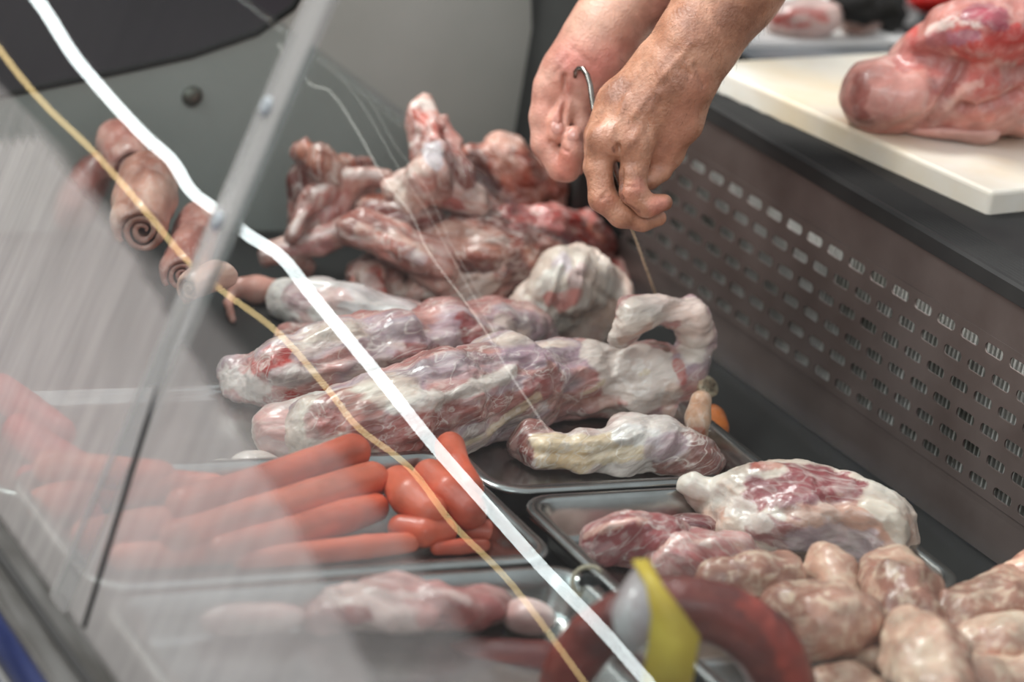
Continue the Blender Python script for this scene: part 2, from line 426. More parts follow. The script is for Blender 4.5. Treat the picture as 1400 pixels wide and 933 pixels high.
# perforated grille
A0 = U(960, 480, -.004); B0 = U(1370, 775, -.004); gd = (B0-A0)/np.linalg.norm(B0-A0); gn = np.array([gd[1], -gd[0], 0])
if gn[0] > 0: gn = -gn
def GP(t, z): return A0+gd*t+np.array([0, 0, z])
bm = bmesh.new()
PT, RZ, SW, SH, RC = .0304, .0200, .0222, .0082, .0034
zr0 = .040
t0, t1 = -.23, .80
nrow = 6
top = .199
def quad(a, b, c, d): bm.faces.new([bm.verts.new(GP(*p)) for p in (a, b, c, d)])
quad((t0, 0), (t1, 0), (t1, zr0), (t0, zr0)); quad((t0, zr0+nrow*RZ), (t1, zr0+nrow*RZ), (t1, top), (t0, top))
for rI in range(nrow):
    za = zr0+rI*RZ; off = (rI % 2)*PT/2-.01
    ta = t0+off if off > 0 else t0+off+PT
    quad((t0, za), (ta, za), (ta, za+RZ), (t0, za+RZ)); t = ta
    while t+PT < t1:
        cx, cz = t+PT/2, za+RZ/2
        hole = [];
        for (qx, qz, a0) in ((1, 1, 0), (-1, 1, 90), (-1, -1, 180), (1, -1, 270)):
            for i in range(5):
                a = math.radians(a0+22.5*i); hole.append((cx+qx*(SW/2-RC)+RC*math.cos(a), cz+qz*(SH/2-RC)+RC*math.sin(a)))
        cor = [(t+PT, za+RZ), (t, za+RZ), (t, za), (t+PT, za)]
        hv = [bm.verts.new(GP(*p)) for p in hole]; cv = [bm.verts.new(GP(*p)) for p in cor]
        for c in range(4):
            for i in range(4): bm.faces.new((cv[c], hv[c*5+i+1], hv[c*5+i]))
            bm.faces.new((cv[c], cv[(c+1) % 4], hv[(c*5+5) % 20], hv[c*5+4]))
        t += PT
    quad((t, za), (t1, za), (t1, za+RZ), (t, za+RZ))
bmesh.ops.remove_doubles(bm, verts=bm.verts[:], dist=1e-5)
gr = done('perforated_grille', bm, M['grille'], case)
md = gr.modifiers.new('th', 'SOLIDIFY'); md.thickness = .0016; md.offset = 0
# finned coil behind the grille
bm = bmesh.new(); bk = -gn
t = t0
while t < t1-.01:
    p = GP(t, .02)+bk*.010; q = GP(t+.0018, .02)+bk*.010; r_ = GP(t+.0018, .02)+bk*.04; s_ = GP(t, .02)+bk*.04
    up = np.array([0, 0, .155])
    lo_ = [bm.verts.new(v) for v in (p, q, r_, s_)]; hi_ = [bm.verts.new(v+up) for v in (p, q, r_, s_)]
    bm.faces.new(hi_)
    for i in range(4): bm.faces.new((lo_[i], lo_[(i+1) % 4], hi_[(i+1) % 4], hi_[i]))
    t += .0054
fins = done('cooling_fins', bm, solid('pale_fins', (206, 206, 200), .5, .1, c2=(120, 120, 112), nscale=14), case)
bm = bmesh.new()
for z in (.05, .085, .12, .155): tube_bm(bm, [GP(t0, z)+bk*.03, GP(t1, z)+bk*.03], .004, 10)
cp = done('cooling_pipe', bm, solid('pipe_metal', (120, 110, 95), .4, .7), case, True); cp.parent = fins; cp.location = (0, 0, 0)
# black ribbed top rail
bm = bmesh.new()
def pr(t, o, z): return A0+gd*t+bk*o+np.array([0, 0, z+.004])
prof = [(-.003, .190), (-.003, .202), (.0, .204)]
for i in range(9): prof += [(.004+i*.0045, .204), (.0055+i*.0045, .2028), (.0068+i*.0045, .2028), (.0078+i*.0045, .204)]
prof += [(.13, .204), (.13, .190)]
ra = [bm.verts.new(pr(t0-.2, *q)) for q in prof]; rb = [bm.verts.new(pr(t1, *q)) for q in prof]
for i in range(len(prof)): bm.faces.new((ra[i], ra[(i+1) % len(prof)], rb[(i+1) % len(prof)], rb[i]))
bm.faces.new(ra); bm.faces.new(rb[::-1])
done('ribbed_top_rail', bm, M['black'], case)
# customer side: base rail, gutter, bumper
box('glass_base_rail', M['rail'], -.452, -.402, -1.0, .56, -.045, .006, .003, case)
box('rail_groove', M['black'], -.432, -.426, -1.0, .55, .004, .0085, 0, case)
box('bumper_strip', M['blue'], -.520, -.458, -1.0, .56, -.085, -.03, .008, case)
box('front_skirt', solid('skirt_grey', (120, 120, 118), .5, .3), -.456, -.44, -1.0, .56, -.89, -.03, 0, case)
box('plinth', M['deck'], -.42, .40, -.98, .54, -.9, -.03, 0, case)
# ------------------------------------------------------------------ slanted customer glass (two panes, clear post between)
KS = .30
def PG(Y, z): return np.array([-.41+KS*z, Y, z])
gnrm = np.array([-1, 0, KS]); gnrm /= np.linalg.norm(gnrm)
def onglass(x, y):
    d = ray(x, y); s = (-.41+KS*CAM[2]-CAM[0])/(d[0]-KS*d[2]); p = CAM+d*s; return p[1], p[2]
def glass_mat(name, tint=(235, 240, 240)):
    m, nt, b = nodes(name); N = nt.nodes; K = nt.links; N.remove(b); out = N['Material Output']
    tr = N.new('ShaderNodeBsdfTransparent'); tr.inputs[0].default_value = L4(tint)
    gl = N.new('ShaderNodeBsdfGlossy'); gl.inputs['Roughness'].default_value = 0.0
    fr = N.new('ShaderNodeFresnel'); fr.inputs[0].default_value = 1.5
    ge = N.new('ShaderNodeNewGeometry'); iv = N.new('ShaderNodeMath'); iv.operation = 'SUBTRACT'; iv.inputs[0].default_value = 1; K.new(ge.outputs['Backfacing'], iv.inputs[1])
    fm = N.new('ShaderNodeMath'); fm.operation = 'MULTIPLY'; K.new(fr.outputs[0], fm.inputs[0]); K.new(iv.outputs[0], fm.inputs[1])
    mx = N.new('ShaderNodeMixShader'); K.new(fm.outputs[0], mx.inputs[0]); K.new(tr.outputs[0], mx.inputs[1]); K.new(gl.outputs[0], mx.inputs[2])
    # reflections of the surroundings imitated by a pale painted haze, thicker low down
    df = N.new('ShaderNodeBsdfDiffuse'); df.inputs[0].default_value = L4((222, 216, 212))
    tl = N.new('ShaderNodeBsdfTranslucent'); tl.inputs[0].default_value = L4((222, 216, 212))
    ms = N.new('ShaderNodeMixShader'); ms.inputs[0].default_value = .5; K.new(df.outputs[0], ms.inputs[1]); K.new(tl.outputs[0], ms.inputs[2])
    at = N.new('ShaderNodeAttribute'); at.attribute_name = 'refl_haze'
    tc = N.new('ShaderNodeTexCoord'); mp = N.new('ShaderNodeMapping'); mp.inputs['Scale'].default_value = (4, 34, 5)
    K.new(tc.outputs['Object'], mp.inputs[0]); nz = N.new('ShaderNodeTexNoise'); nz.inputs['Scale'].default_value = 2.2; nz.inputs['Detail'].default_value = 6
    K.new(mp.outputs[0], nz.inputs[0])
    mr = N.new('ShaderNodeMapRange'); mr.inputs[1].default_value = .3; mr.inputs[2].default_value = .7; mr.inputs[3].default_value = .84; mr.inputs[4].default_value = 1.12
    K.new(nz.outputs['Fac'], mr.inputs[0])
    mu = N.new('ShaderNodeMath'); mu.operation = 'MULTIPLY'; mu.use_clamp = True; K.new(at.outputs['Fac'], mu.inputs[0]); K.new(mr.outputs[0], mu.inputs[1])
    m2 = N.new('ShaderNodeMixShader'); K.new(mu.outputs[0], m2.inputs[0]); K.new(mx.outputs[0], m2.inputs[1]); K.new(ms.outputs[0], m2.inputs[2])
    K.new(m2.outputs[0], out.inputs['Surface']); return m
GLS = glass_mat('hazed_glass')
hazeA = [onglass(*p) for p in ((0, 195), (60, 190), (190, 355), (262, 480), (335, 600), (430, 760), (520, 945))]   # edge of the thick painted haze
hazeB = [onglass(*p) for p in ((40, 150), (190, 330), (262, 400), (440, 590), (560, 745), (700, 945))]             # edge of the thin painted haze
hazeC = [onglass(*p) for p in ((300, 200), (420, 420), (560, 590), (700, 745), (860, 945))]
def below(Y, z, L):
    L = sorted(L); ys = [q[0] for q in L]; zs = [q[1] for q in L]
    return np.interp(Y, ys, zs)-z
def pane(name, ya, yb, z1, parent):
    ny = max(2, int((yb-ya)/.006)); nz = int(z1/.006)
    YY, ZZ = np.meshgrid(np.linspace(ya, yb, ny), np.linspace(.004, z1, nz), indexing='ij')
    Y, Z = YY.ravel(), ZZ.ravel()
    V = np.stack([-.41+KS*Z, Y, Z], 1); th = .003
    V2 = np.concatenate([V+gnrm*th, V])
    i = np.arange(ny*nz).reshape(ny, nz); f = np.stack([i[:-1, :-1], i[1:, :-1], i[1:, 1:], i[:-1, 1:]], -1).reshape(-1, 4)
    n = ny*nz; F2 = [f, f[:, ::-1]+n]
    for e, fl_ in ((i[:, 0], 0), (i[:, -1], 1), (i[0, :], 1), (i[-1, :], 0)):
        q_ = np.stack([e[:-1], e[1:], e[1:]+n, e[:-1]+n], 1); F2.append(q_ if fl_ else q_[:, ::-1])
    Fq = np.concatenate(F2)
    refl_haze = .36*sstep(-.004, .004, below(Y, Z, hazeA))+.24*sstep(-.002, .002, below(Y, Z, hazeB))+.03
    refl_haze = refl_haze+.10*sstep(.0, .12, below(Y, Z, hazeA))
    refl_haze = refl_haze*.70
    refl_haze = np.concatenate([refl_haze, refl_haze*0])
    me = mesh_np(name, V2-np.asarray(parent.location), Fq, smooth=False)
    at = me.attributes.new('refl_haze', 'FLOAT', 'POINT'); at.data.foreach_set('value', refl_haze.astype(np.float32))
    o = bpy.data.objects.new(name, me); COL.objects.link(o); me.materials.append(GLS); o.parent = parent
    return o
gl = empty('slanted_customer_glass', (-.41, -.2, .004), 'clear slanted glass screen on the customer side, with painted reflection haze at its lower left', 'glass screen')
YP = -.176; ZT = .385
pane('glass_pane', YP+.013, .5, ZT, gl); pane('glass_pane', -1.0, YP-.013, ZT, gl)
def post_mat():
    m, nt, b = nodes('cloudy_acrylic'); N = nt.nodes; K = nt.links; out = N['Material Output']
    b.inputs['Base Color'].default_value = L4((168, 166, 163)); b.inputs['Roughness'].default_value = .25
    tr = N.new('ShaderNodeBsdfTransparent'); mx = N.new('ShaderNodeMixShader'); mx.inputs[0].default_value = .46
    K.new(tr.outputs[0], mx.inputs[1]); K.new(b.outputs[0], mx.inputs[2]); K.new(mx.outputs[0], out.inputs['Surface']); return m
bm = bmesh.new()
def ring(z, w, t): c = PG(YP, z); return [c+np.array([0, w*sx_, 0])+gnrm*(t*sy_+.001) for sx_, sy_ in ((-1, -.6), (-.6, -1), (.6, -1), (1, -.6), (1, .6), (.6, 1), (-.6, 1), (-1, .6))]
loft(bm, [ring(z, .0155, .005) for z in (.004, .15, .3, .52)]); bm.faces.new(bm.verts[:8])
post = done('clear_joint_post', bm, post_mat(), gl)
tube('dark_sealant_bead', M['black'], [PG(*onglass(*q_))+gnrm*.004 for q_ in ((272, 400), (240, 480), (205, 590), (165, 720), (122, 860))], [.0010, .0018, .0020, .0020, .0016], gl, 8)
for z_ in (.265, .34): 
    bm = bmesh.new(); c = PG(YP, z_)
    loft(bm, [[c+gnrm*(.006+h)+np.array([0, r*math.cos(a), 0])+np.array([KS, 0, 1])*r*math.sin(a) for a in np.linspace(0, 2*math.pi, 16, endpoint=False)] for r, h in ((.006, 0), (.006, .002), (.004, .003))])
    ps = done('post_screw', bm, M['steel'], gl, True); ps.parent = post; ps.location = (0, 0, 0)
# ------------------------------------------------------------------ lamps of the stall and added thin strips: their reflections run across the glass
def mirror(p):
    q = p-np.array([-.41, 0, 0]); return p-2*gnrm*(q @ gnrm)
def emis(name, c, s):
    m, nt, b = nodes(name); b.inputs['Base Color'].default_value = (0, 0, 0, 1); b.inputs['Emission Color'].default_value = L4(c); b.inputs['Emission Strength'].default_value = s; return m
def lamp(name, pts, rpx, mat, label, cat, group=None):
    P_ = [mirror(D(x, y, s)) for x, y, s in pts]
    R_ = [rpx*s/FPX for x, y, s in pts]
    # smooth resample
    Q, RR = [], []
    for i in range(len(P_)-1):
        for t in np.linspace(0, 1, 6, endpoint=False):
            a = P_[max(i-1, 0)]; b = P_[i]; c = P_[i+1]; d = P_[min(i+2, len(P_)-1)]
            Q.append(.5*((2*b)+(c-a)*t+(2*a-5*b+4*c-d)*t*t+(3*b-a-3*c+d)*t**3)); RR.append(R_[i]*(1-t)+R_[i+1]*t)
    Q.append(P_[-1]); RR.append(R_[-1])
    return tag(tube(name, mat, Q, RR, None, 10), label, cat, group)
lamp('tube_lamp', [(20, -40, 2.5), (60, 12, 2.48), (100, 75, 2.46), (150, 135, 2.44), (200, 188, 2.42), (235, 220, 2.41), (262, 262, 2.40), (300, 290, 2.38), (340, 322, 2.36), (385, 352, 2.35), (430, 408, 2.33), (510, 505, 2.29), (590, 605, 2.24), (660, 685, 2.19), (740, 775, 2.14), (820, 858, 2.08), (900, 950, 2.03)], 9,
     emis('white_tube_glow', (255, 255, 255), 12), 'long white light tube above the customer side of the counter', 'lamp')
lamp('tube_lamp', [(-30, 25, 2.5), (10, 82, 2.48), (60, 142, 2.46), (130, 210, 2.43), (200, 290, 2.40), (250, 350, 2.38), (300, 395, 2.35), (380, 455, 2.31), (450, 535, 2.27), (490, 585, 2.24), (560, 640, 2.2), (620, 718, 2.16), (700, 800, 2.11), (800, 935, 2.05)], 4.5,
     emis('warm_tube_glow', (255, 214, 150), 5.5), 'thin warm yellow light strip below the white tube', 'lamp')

WL = [([(380, 60), (400, 88), (424, 115), (453, 127), (489, 180), (526, 246), (562, 293), (588, 348), (650, 432), (700, 515), (750, 590)], 3.2, 1.5, 'thin bright strip added to draw a reflected streak, nearest the white tube'),
      ([(440, 60), (464, 100), (500, 151), (548, 235), (584, 290), (613, 344), (650, 410), (690, 480)], 1.8, 1.0, 'thin dim strip added to draw a reflected streak, middle one of three'),
      ([(455, 60), (478, 100), (504, 133), (540, 198), (584, 260), (617, 333), (660, 410)], 1.5, .9, 'thin strip added to draw a reflected streak, furthest from the white tube')]
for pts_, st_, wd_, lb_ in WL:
    lamp('streak_strip', [(x, y, 2.52-.0004*y) for x, y in pts_], wd_, emis('faint_strip_glow', (255, 245, 235), st_), lb_, 'lamp', 'added thin glowing strips')  # unseen glowing strips, added so their reflections form the fine streaks
ld = bpy.data.lights.new('coil_fill', 'AREA'); ld.shape = 'RECTANGLE'; ld.size = .9; ld.size_y = .02; ld.energy = .55  # fill light added behind the grille to brighten the fins
lo2 = bpy.data.objects.new('coil_fill', ld); COL.objects.link(lo2)
from mathutils import Matrix as MX
pz = GP(.25, .182)+bk*.0085; mm = MX.Identity(4); zc = -(bk*.8+np.array([0, 0, -1.0])); zc /= np.linalg.norm(zc); xc = gd; yc = np.cross(zc, xc)
for i in range(3): mm[i][0] = xc[i]; mm[i][1] = yc[i]; mm[i][2] = zc[i]; mm[i][3] = pz[i]
lo2.matrix_world = mm
# ------------------------------------------------------------------ food pans
tray(-.402, -.062, -.208, -.022, 'steel pan holding the orange red frankfurters')
tray(-.062, .188, -.100, .115, 'steel pan under the large lamb legs in the middle')
tray(-.402, -.068, -.018, .17, 'shallow steel sheet behind the frankfurters, under the cut ends of the legs', zr=.006, zb=.0)
tray(-.050, .228, -.292, -.106, 'steel pan holding the fatty pork knuckle and the raw pork chunks')
tray(-.402, -.056, -.400, -.214, 'steel pan with flat pork slabs in front of the frankfurters')
tray(-.390, -.058, -.62, -.406, 'front pan under the dark smoked sausage')
tray(-.050, .290, -.52, -.298, 'front pan heaped with raw speckled sausages')
box('rear_plate', M['deck'], -.402, .258, .18, .52, -.006, .0015, .001, case)
# ------------------------------------------------------------------ meats
MT = meat_mat('raw_meat', rough=.3, bump=.6, coat=.4, vein=.55, mott=.45, sss=.06)
MTF = meat_mat('raw_meat_fat', rough=.33, bump=.6, bscale=170, mott=.5, mscale=120, sss=.08, coat=.35, vein=.3)
MTS = meat_mat('raw_meat_soft', rough=.4, bump=.3, bscale=150, mott=.3, mscale=110)
FAT = (226, 208, 192); FAT2 = (236, 224, 212); PNK = (206, 150, 140); RED = (158, 72, 68); DRK = (112, 52, 52); LAV = (178, 150, 156); CRM = (222, 196, 162); BLD = (172, 44, 40)
PLEG = [(-.6, (172, 104, 98)), (-.25, (196, 140, 132)), (0, LAV), (.2, (214, 186, 172)), (.55, FAT)]
# 1 big front leg
zb = .0035
leg = chain([(440, 592, 50), (515, 578, 64), (600, 553, 66), (690, 530, 60), (770, 520, 50), (840, 517, 47), (885, 524, 52), (908, 532, 48)])
leg += [('c', leg[-1][2], G(938, 508, 22, .032)[0], .020, .013)]
st = [(938, 506, 24, .030), (950, 464, 23, .052), (942, 430, 24, .078), (905, 422, 22, .086), (870, 430, 25, .082), (850, 450, 19, .070)]
leg += [p+(.002,) for p in chain(st)]
flesh('lamb_leg', leg, MT, PLEG, k=.012, vox=.0016, disp=((24, .0045, False), (60, .0028, True), (130, .0012, True)), zmin=zb, pscale=20, pstretch=.3, seed=1, warp=.006,
      bumps=(([(470, 560), (560, 520), (680, 495), (800, 490)], 9, -.0022), ([(560, 615), (650, 590), (740, 560), (830, 545)], 8, -.003), ([(500, 545), (600, 540), (700, 515)], 7, .0024), ([(720, 530), (800, 500), (860, 490)], 7, .002)),
      strokes=(([(700, 488), (790, 482), (840, 495)], 20, (168, 138, 150), .8), ([(560, 505), (640, 490), (690, 484)], 16, (176, 150, 156), .6), ([(480, 560), (520, 600), (590, 600)], 38, (176, 98, 88), .8),
               ([(610, 575), (680, 565), (740, 548)], 22, (156, 84, 76), .85), ([(730, 525), (770, 520)], 16, (158, 84, 80), .85), ([(700, 500), (650, 530), (600, 540), (540, 550)], 15, FAT2, .7),
               ([(830, 480), (860, 510), (850, 560), (900, 540), (905, 505), (880, 490)], 36, (228, 208, 196), .9), ([(915, 560), (925, 540)], 14, (214, 178, 160), .7),
               ([(840, 560), (790, 555), (760, 550)], 12, (180, 120, 104), .7), ([(600, 640), (640, 610), (700, 580), (740, 545)], 9, CRM, .8), ([(500, 625), (560, 640)], 14, (216, 190, 170), .7),
               ([(945, 470), (950, 435), (905, 420), (865, 435), (850, 455)], 30, (234, 214, 200), .92), ([(930, 490), (940, 520)], 8, (190, 90, 80), .8), ([(895, 462), (912, 470)], 8, (120, 84, 72), .9), ([(855, 470), (890, 452)], 8, (212, 160, 138), .7),
               ([(430, 590), (440, 560), (450, 545)], 20, (176, 100, 96), .7), ([(820, 545), (850, 552)], 5, BLD, .6), ([(770, 560), (830, 520), (880, 505)], 4, CRM, .7)),
      label='largest lamb leg in the middle, its pale hock curling up beside the perforated steel', cat='meat')
# sawn shank end at its left, and the soft fatty end
sh = chain([(385, 590, 38), (425, 592, 44), (455, 590, 42)])
flesh('shank_end', sh, MTF, [(-.5, (206, 150, 142)), (0, (226, 200, 190)), (.5, FAT2)], k=.01, vox=.0018, disp=((45, .004, False), (110, .0016, True)), zmin=zb, seed=2, warp=.004,
      strokes=(([(365, 575), (400, 568), (440, 575)], 18, (232, 170, 160), .6), ([(445, 560), (460, 600)], 18, (150, 108, 104), .85), ([(405, 625), (360, 610)], 16, (200, 182, 180), .6), ([(428, 575), (432, 590)], 7, BLD, .9)),
      label='pale fatty shank end just above the left frankfurters', cat='meat')
# 2 middle leg with the big upright knob
leg = chain([(325, 520, 28), (385, 510, 46), (450, 498, 54), (530, 486, 54), (610, 468, 48), (680, 455, 38), (725, 450, 32)])
flesh('lamb_leg', leg, MT, PLEG, k=.012, vox=.0017, disp=((26, .0055, False), (60, .0030, True), (130, .0012, True)), zmin=zb, pscale=22, pstretch=.3, seed=3, warp=.007,
      bumps=(([(420, 500), (500, 470), (600, 445)], 8, -.0025), ([(380, 520), (470, 505), (560, 480)], 7, .0025)),
      strokes=(([(640, 435), (660, 455), (672, 465)], 22, (146, 56, 54), .9), ([(575, 470), (598, 490), (560, 500)], 28, (142, 72, 72), .9), ([(620, 445), (560, 455)], 22, (182, 156, 164), .7), ([(690, 435), (710, 455)], 16, (226, 200, 188), .8),
               ([(345, 498), (375, 492), (395, 480)], 17, (184, 52, 44), .9), ([(300, 520), (330, 525), (345, 540)], 24, (232, 214, 206), .9), ([(330, 500), (380, 470)], 10, (206, 130, 122), .7), ([(400, 540), (440, 545), (460, 530)], 5, BLD, .85),
               ([(385, 520), (430, 515)], 18, (196, 186, 182), .7), ([(430, 480), (520, 462)], 14, (196, 172, 170), .6), ([(395, 545), (430, 552), (455, 535)], 6, BLD, .9), ([(440, 520), (455, 510)], 12, (196, 140, 130), .6)),
      label='second lamb leg lying behind the largest one, dark red near its joint', cat='meat')
kn = [ell(785, 412, 74, 54, 4, 46, .0), ell(772, 388, 44, 44, 30, 36, .035), ell(800, 378, 44, 36, -38, 34, .04), ell(740, 418, 42, 40, 0, 34, .012), ell(828, 412, 30, 50, 8, 34, .006)]
flesh('fatty_joint', kn, MTF, [(-.6, (206, 150, 136)), (-.2, (226, 196, 180)), (.3, FAT), (.6, FAT2)], k=.014, vox=.0015, disp=((22, .003, False), (60, .0030, True), (150, .0012, True)), zmin=zb, seed=4, warp=.006, pstretch=.35, axis=UP+RT*.25,
      bumps=(([(712, 400), (750, 430), (800, 440)], 6, -.0035), ([(770, 360), (760, 400), (740, 420)], 5, .003), ([(800, 370), (820, 400), (840, 420)], 5, -.003)),
      strokes=(([(755, 415), (790, 408), (770, 425)], 11, (196, 84, 76), .75), ([(790, 380), (800, 372)], 12, (206, 160, 160), .6), ([(716, 425), (722, 455)], 10, (176, 96, 86), .75), ([(790, 440), (830, 445), (845, 430)], 22, (196, 158, 136), .7), ([(780, 350), (770, 365)], 12, (226, 206, 214), .7), ([(730, 395), (760, 375)], 10, FAT2, .9)),
      label='upright pale fatty leg joint with a red smear, behind the curled hock', cat='meat')
# 3 silver skinned leg
leg = chain([(392, 408, 26), (430, 418, 36), (480, 432, 40), (540, 446, 36), (600, 452, 26), (640, 455, 18)])
flesh('lamb_leg', leg, MT, [(-.6, (190, 150, 146)), (-.2, (208, 190, 188)), (.2, (222, 210, 204)), (.6, (232, 222, 214))], k=.012, vox=.0018, disp=((22, .0045, False), (60, .0018, True), (130, .0007, True)), zmin=zb, pscale=16, pstretch=.25, seed=5, warp=.003,
      strokes=(([(392, 395), (400, 420)], 24, (178, 140, 142), .85), ([(440, 400), (470, 408)], 16, (206, 156, 148), .6), ([(560, 428), (570, 432)], 6, (206, 110, 100), .7), ([(410, 440), (440, 470)], 14, (190, 130, 124), .6), ([(470, 420), (560, 425)], 12, (216, 210, 206), .8)),
      label='lamb leg under pale silvery skin, furthest back of the three legs', cat='meat')
pc = chain([(395, 462, 20), (430, 475, 26), (470, 480, 24)], )
flesh('meat_piece', pc, MT, [(-.5, (150, 84, 80)), (.1, (196, 146, 136)), (.5, FAT)], k=.012, vox=.0018, disp=((50, .003, False),), zmin=zb, seed=6,
      strokes=(([(430, 468), (470, 474)], 10, (120, 84, 84), .8),), label='small dark red piece wedged between the silvery leg and the second leg', cat='meat')
# 4 trimmed piece with a fat collar on the near rim of the middle pan
pc = chain([(716, 612, 18), (745, 618, 24), (800, 618, 26), (860, 612, 34), (910, 612, 36), (950, 622, 32), (985, 632, 16)]) + [ell(870, 590, 44, 26, 0, 30, .012), ell(730, 600, 26, 24, 30, 20, .004)]
flesh('trimmed_knuckle', pc, MT, [(-.5, (140, 82, 74)), (0, (186, 146, 138)), (.5, (214, 196, 188))], k=.009, vox=.0016, disp=((40, .0035, False), (90, .002, True)), zmin=zb, seed=7, warp=.005,
      bumps=(([(730, 622), (800, 625), (850, 610)], 6, -.004), ([(720, 600), (780, 605), (860, 595)], 5, .003)),
      strokes=(([(730, 595), (770, 600), (830, 612), (880, 600)], 22, (222, 194, 158), .9), ([(740, 632), (790, 632)], 16, (206, 172, 130), .9), ([(708, 600), (712, 625)], 16, (126, 62, 58), .9), ([(850, 585), (890, 588)], 16, (226, 216, 212), .8),
               ([(925, 628), (980, 632)], 38, (144, 84, 74), .9), ([(900, 610), (930, 600)], 18, (182, 158, 164), .7), ([(985, 635), (990, 628)], 10, (140, 70, 62), .8)),
      label='smaller trimmed knuckle with yellowed fat collar at the near rim of the middle pan', cat='meat')
pc = chain([(952, 600, 14, .01), (954, 572, 16, .03), (958, 548, 14, .045)])
flesh('tendon_end', pc, MTF, [(-.5, (206, 150, 116)), (.3, (226, 190, 160))], k=.006, vox=.0015, disp=((60, .002, False),), seed=8, strokes=(([(955, 595), (965, 600)], 10, (216, 120, 84), .8),),
      label='pale tendon standing up between the hock and the carrot', cat='meat')
c0 = G(966, 530, 15, .03)[0]
bm = bmesh.new(); ax = RT*.5+np.array([0, 0, .5])-FW*.6; ax /= np.linalg.norm(ax); tube_bm(bm, [c0-ax*.012, c0-ax*.004, c0+ax*.003, c0+ax*.003, c0-ax*.003], [.007, .0085, .0095, .006, .0045], 20)
tag(done('bone_ring', bm, solid('cut_bone', (206, 190, 160), .5, c2=(170, 130, 100), nscale=200), None, True), 'small sawn bone ring above the carrot piece', 'bone')
pc = chain([(962, 582, 20), (978, 586, 18)], )
CAR = meat_mat('carrot_skin', rough=.45, bump=.2, bscale=300, sss=.1, coat=.1, mott=.12)
flesh('carrot_piece', pc+[ell(972, 572, 18, 20, -30, 20, .006)], CAR, [(-.5, (206, 92, 28)), (.5, (224, 122, 48))], k=.008, vox=.0016, disp=((50, .0015, False),), seed=9, label='orange carrot piece beside the tendon', cat='vegetable')
# 5 fatty pork knuckle
pk = [ell(1075, 712, 105, 52, 4, 80), ell(1165, 712, 78, 60, -20, 70), ell(1040, 690, 80, 40, 15, 60, .01), ell(985, 672, 40, 22, 5, 30, .02), ell(950, 668, 20, 15, 0, 16, .026), ell(1080, 668, 100, 34, -2, 55, .03), ell(1210, 735, 42, 50, -25, 50, .0)]
flesh('pork_knuckle', pk, MTF, [(-.6, (206, 152, 130)), (-.2, (224, 196, 178)), (.2, FAT), (.6, FAT2)], k=.012, vox=.0018, disp=((26, .0040, False), (60, .0022, True), (150, .0010, True)), zmin=zb, seed=10, warp=.006, pstretch=.45, axis=RT-UP*.3,
      bumps=(([(1010, 690), (1080, 694), (1150, 676)], 9, -.004), ([(1160, 690), (1200, 720), (1190, 760)], 10, .005), ([(1150, 720), (1180, 760)], 8, -.004)),
      strokes=(([(1045, 674), (1085, 664), (1130, 656)], 44, (150, 74, 76), 1.0), ([(1060, 690), (1120, 680)], 9, (188, 138, 142), .6), ([(1060, 630), (1040, 632)], 10, (190, 110, 90), .7), ([(1080, 710), (1150, 715), (1190, 730)], 30, (214, 160, 138), .75),
               ([(1055, 728), (1090, 745)], 34, (146, 80, 80), .9), ([(1110, 745), (1170, 755)], 36, (186, 164, 168), .8), ([(1200, 690), (1240, 730)], 18, (230, 214, 196), .8), ([(950, 668), (1000, 690), (1040, 712)], 16, (234, 220, 208), .8)),
      label='large pork knuckle wrapped in white fat with a bare red oval of muscle', cat='meat')
PR = [(-.5, (160, 82, 82)), (-.1, (180, 104, 102)), (.3, (200, 136, 130)), (.7, (218, 176, 166))]
flesh('pork_chunk', [ell(880, 744, 60, 32, 4, 60), ell(825, 742, 38, 30, 25, 34), ell(850, 722, 50, 18, 6, 40, .02), ell(905, 722, 36, 20, -12, 30, .02)], MT, PR, k=.012, vox=.0018, disp=((30, .004, False), (70, .0022, True)), warp=.006, zmin=zb, seed=11, strokes=(([(795, 735), (830, 715), (880, 705)], 8, (222, 170, 154), .8), ([(798, 750), (830, 758)], 14, (196, 150, 148), .7)), label='raw pork chunk at the left end of the pork pan', cat='meat')
flesh('pork_chunk', [ell(985, 765, 66, 32, -10, 50), ell(925, 768, 50, 30, 22, 40), ell(960, 742, 60, 16, -2, 40, .02)], MT, PR, k=.012, vox=.0018, disp=((30, .004, False), (70, .0024, True)), warp=.006, zmin=zb, seed=12, strokes=(([(900, 740), (960, 735), (1020, 745)], 8, (226, 176, 160), .8), ([(930, 760), (980, 765)], 16, (206, 110, 110), .6)), label='pinker raw pork chunk between the knuckle and the speckled sausages', cat='meat')
flesh('pork_chunk', [ell(950, 718, 38, 16, -4, 30, .006)], MT, [(-.5, (120, 52, 54)), (.5, (160, 80, 78))], vox=.0018, disp=((40, .002, False),), zmin=zb, seed=13, label='small dark red pork chunk tucked behind the other two chunks', cat='meat')
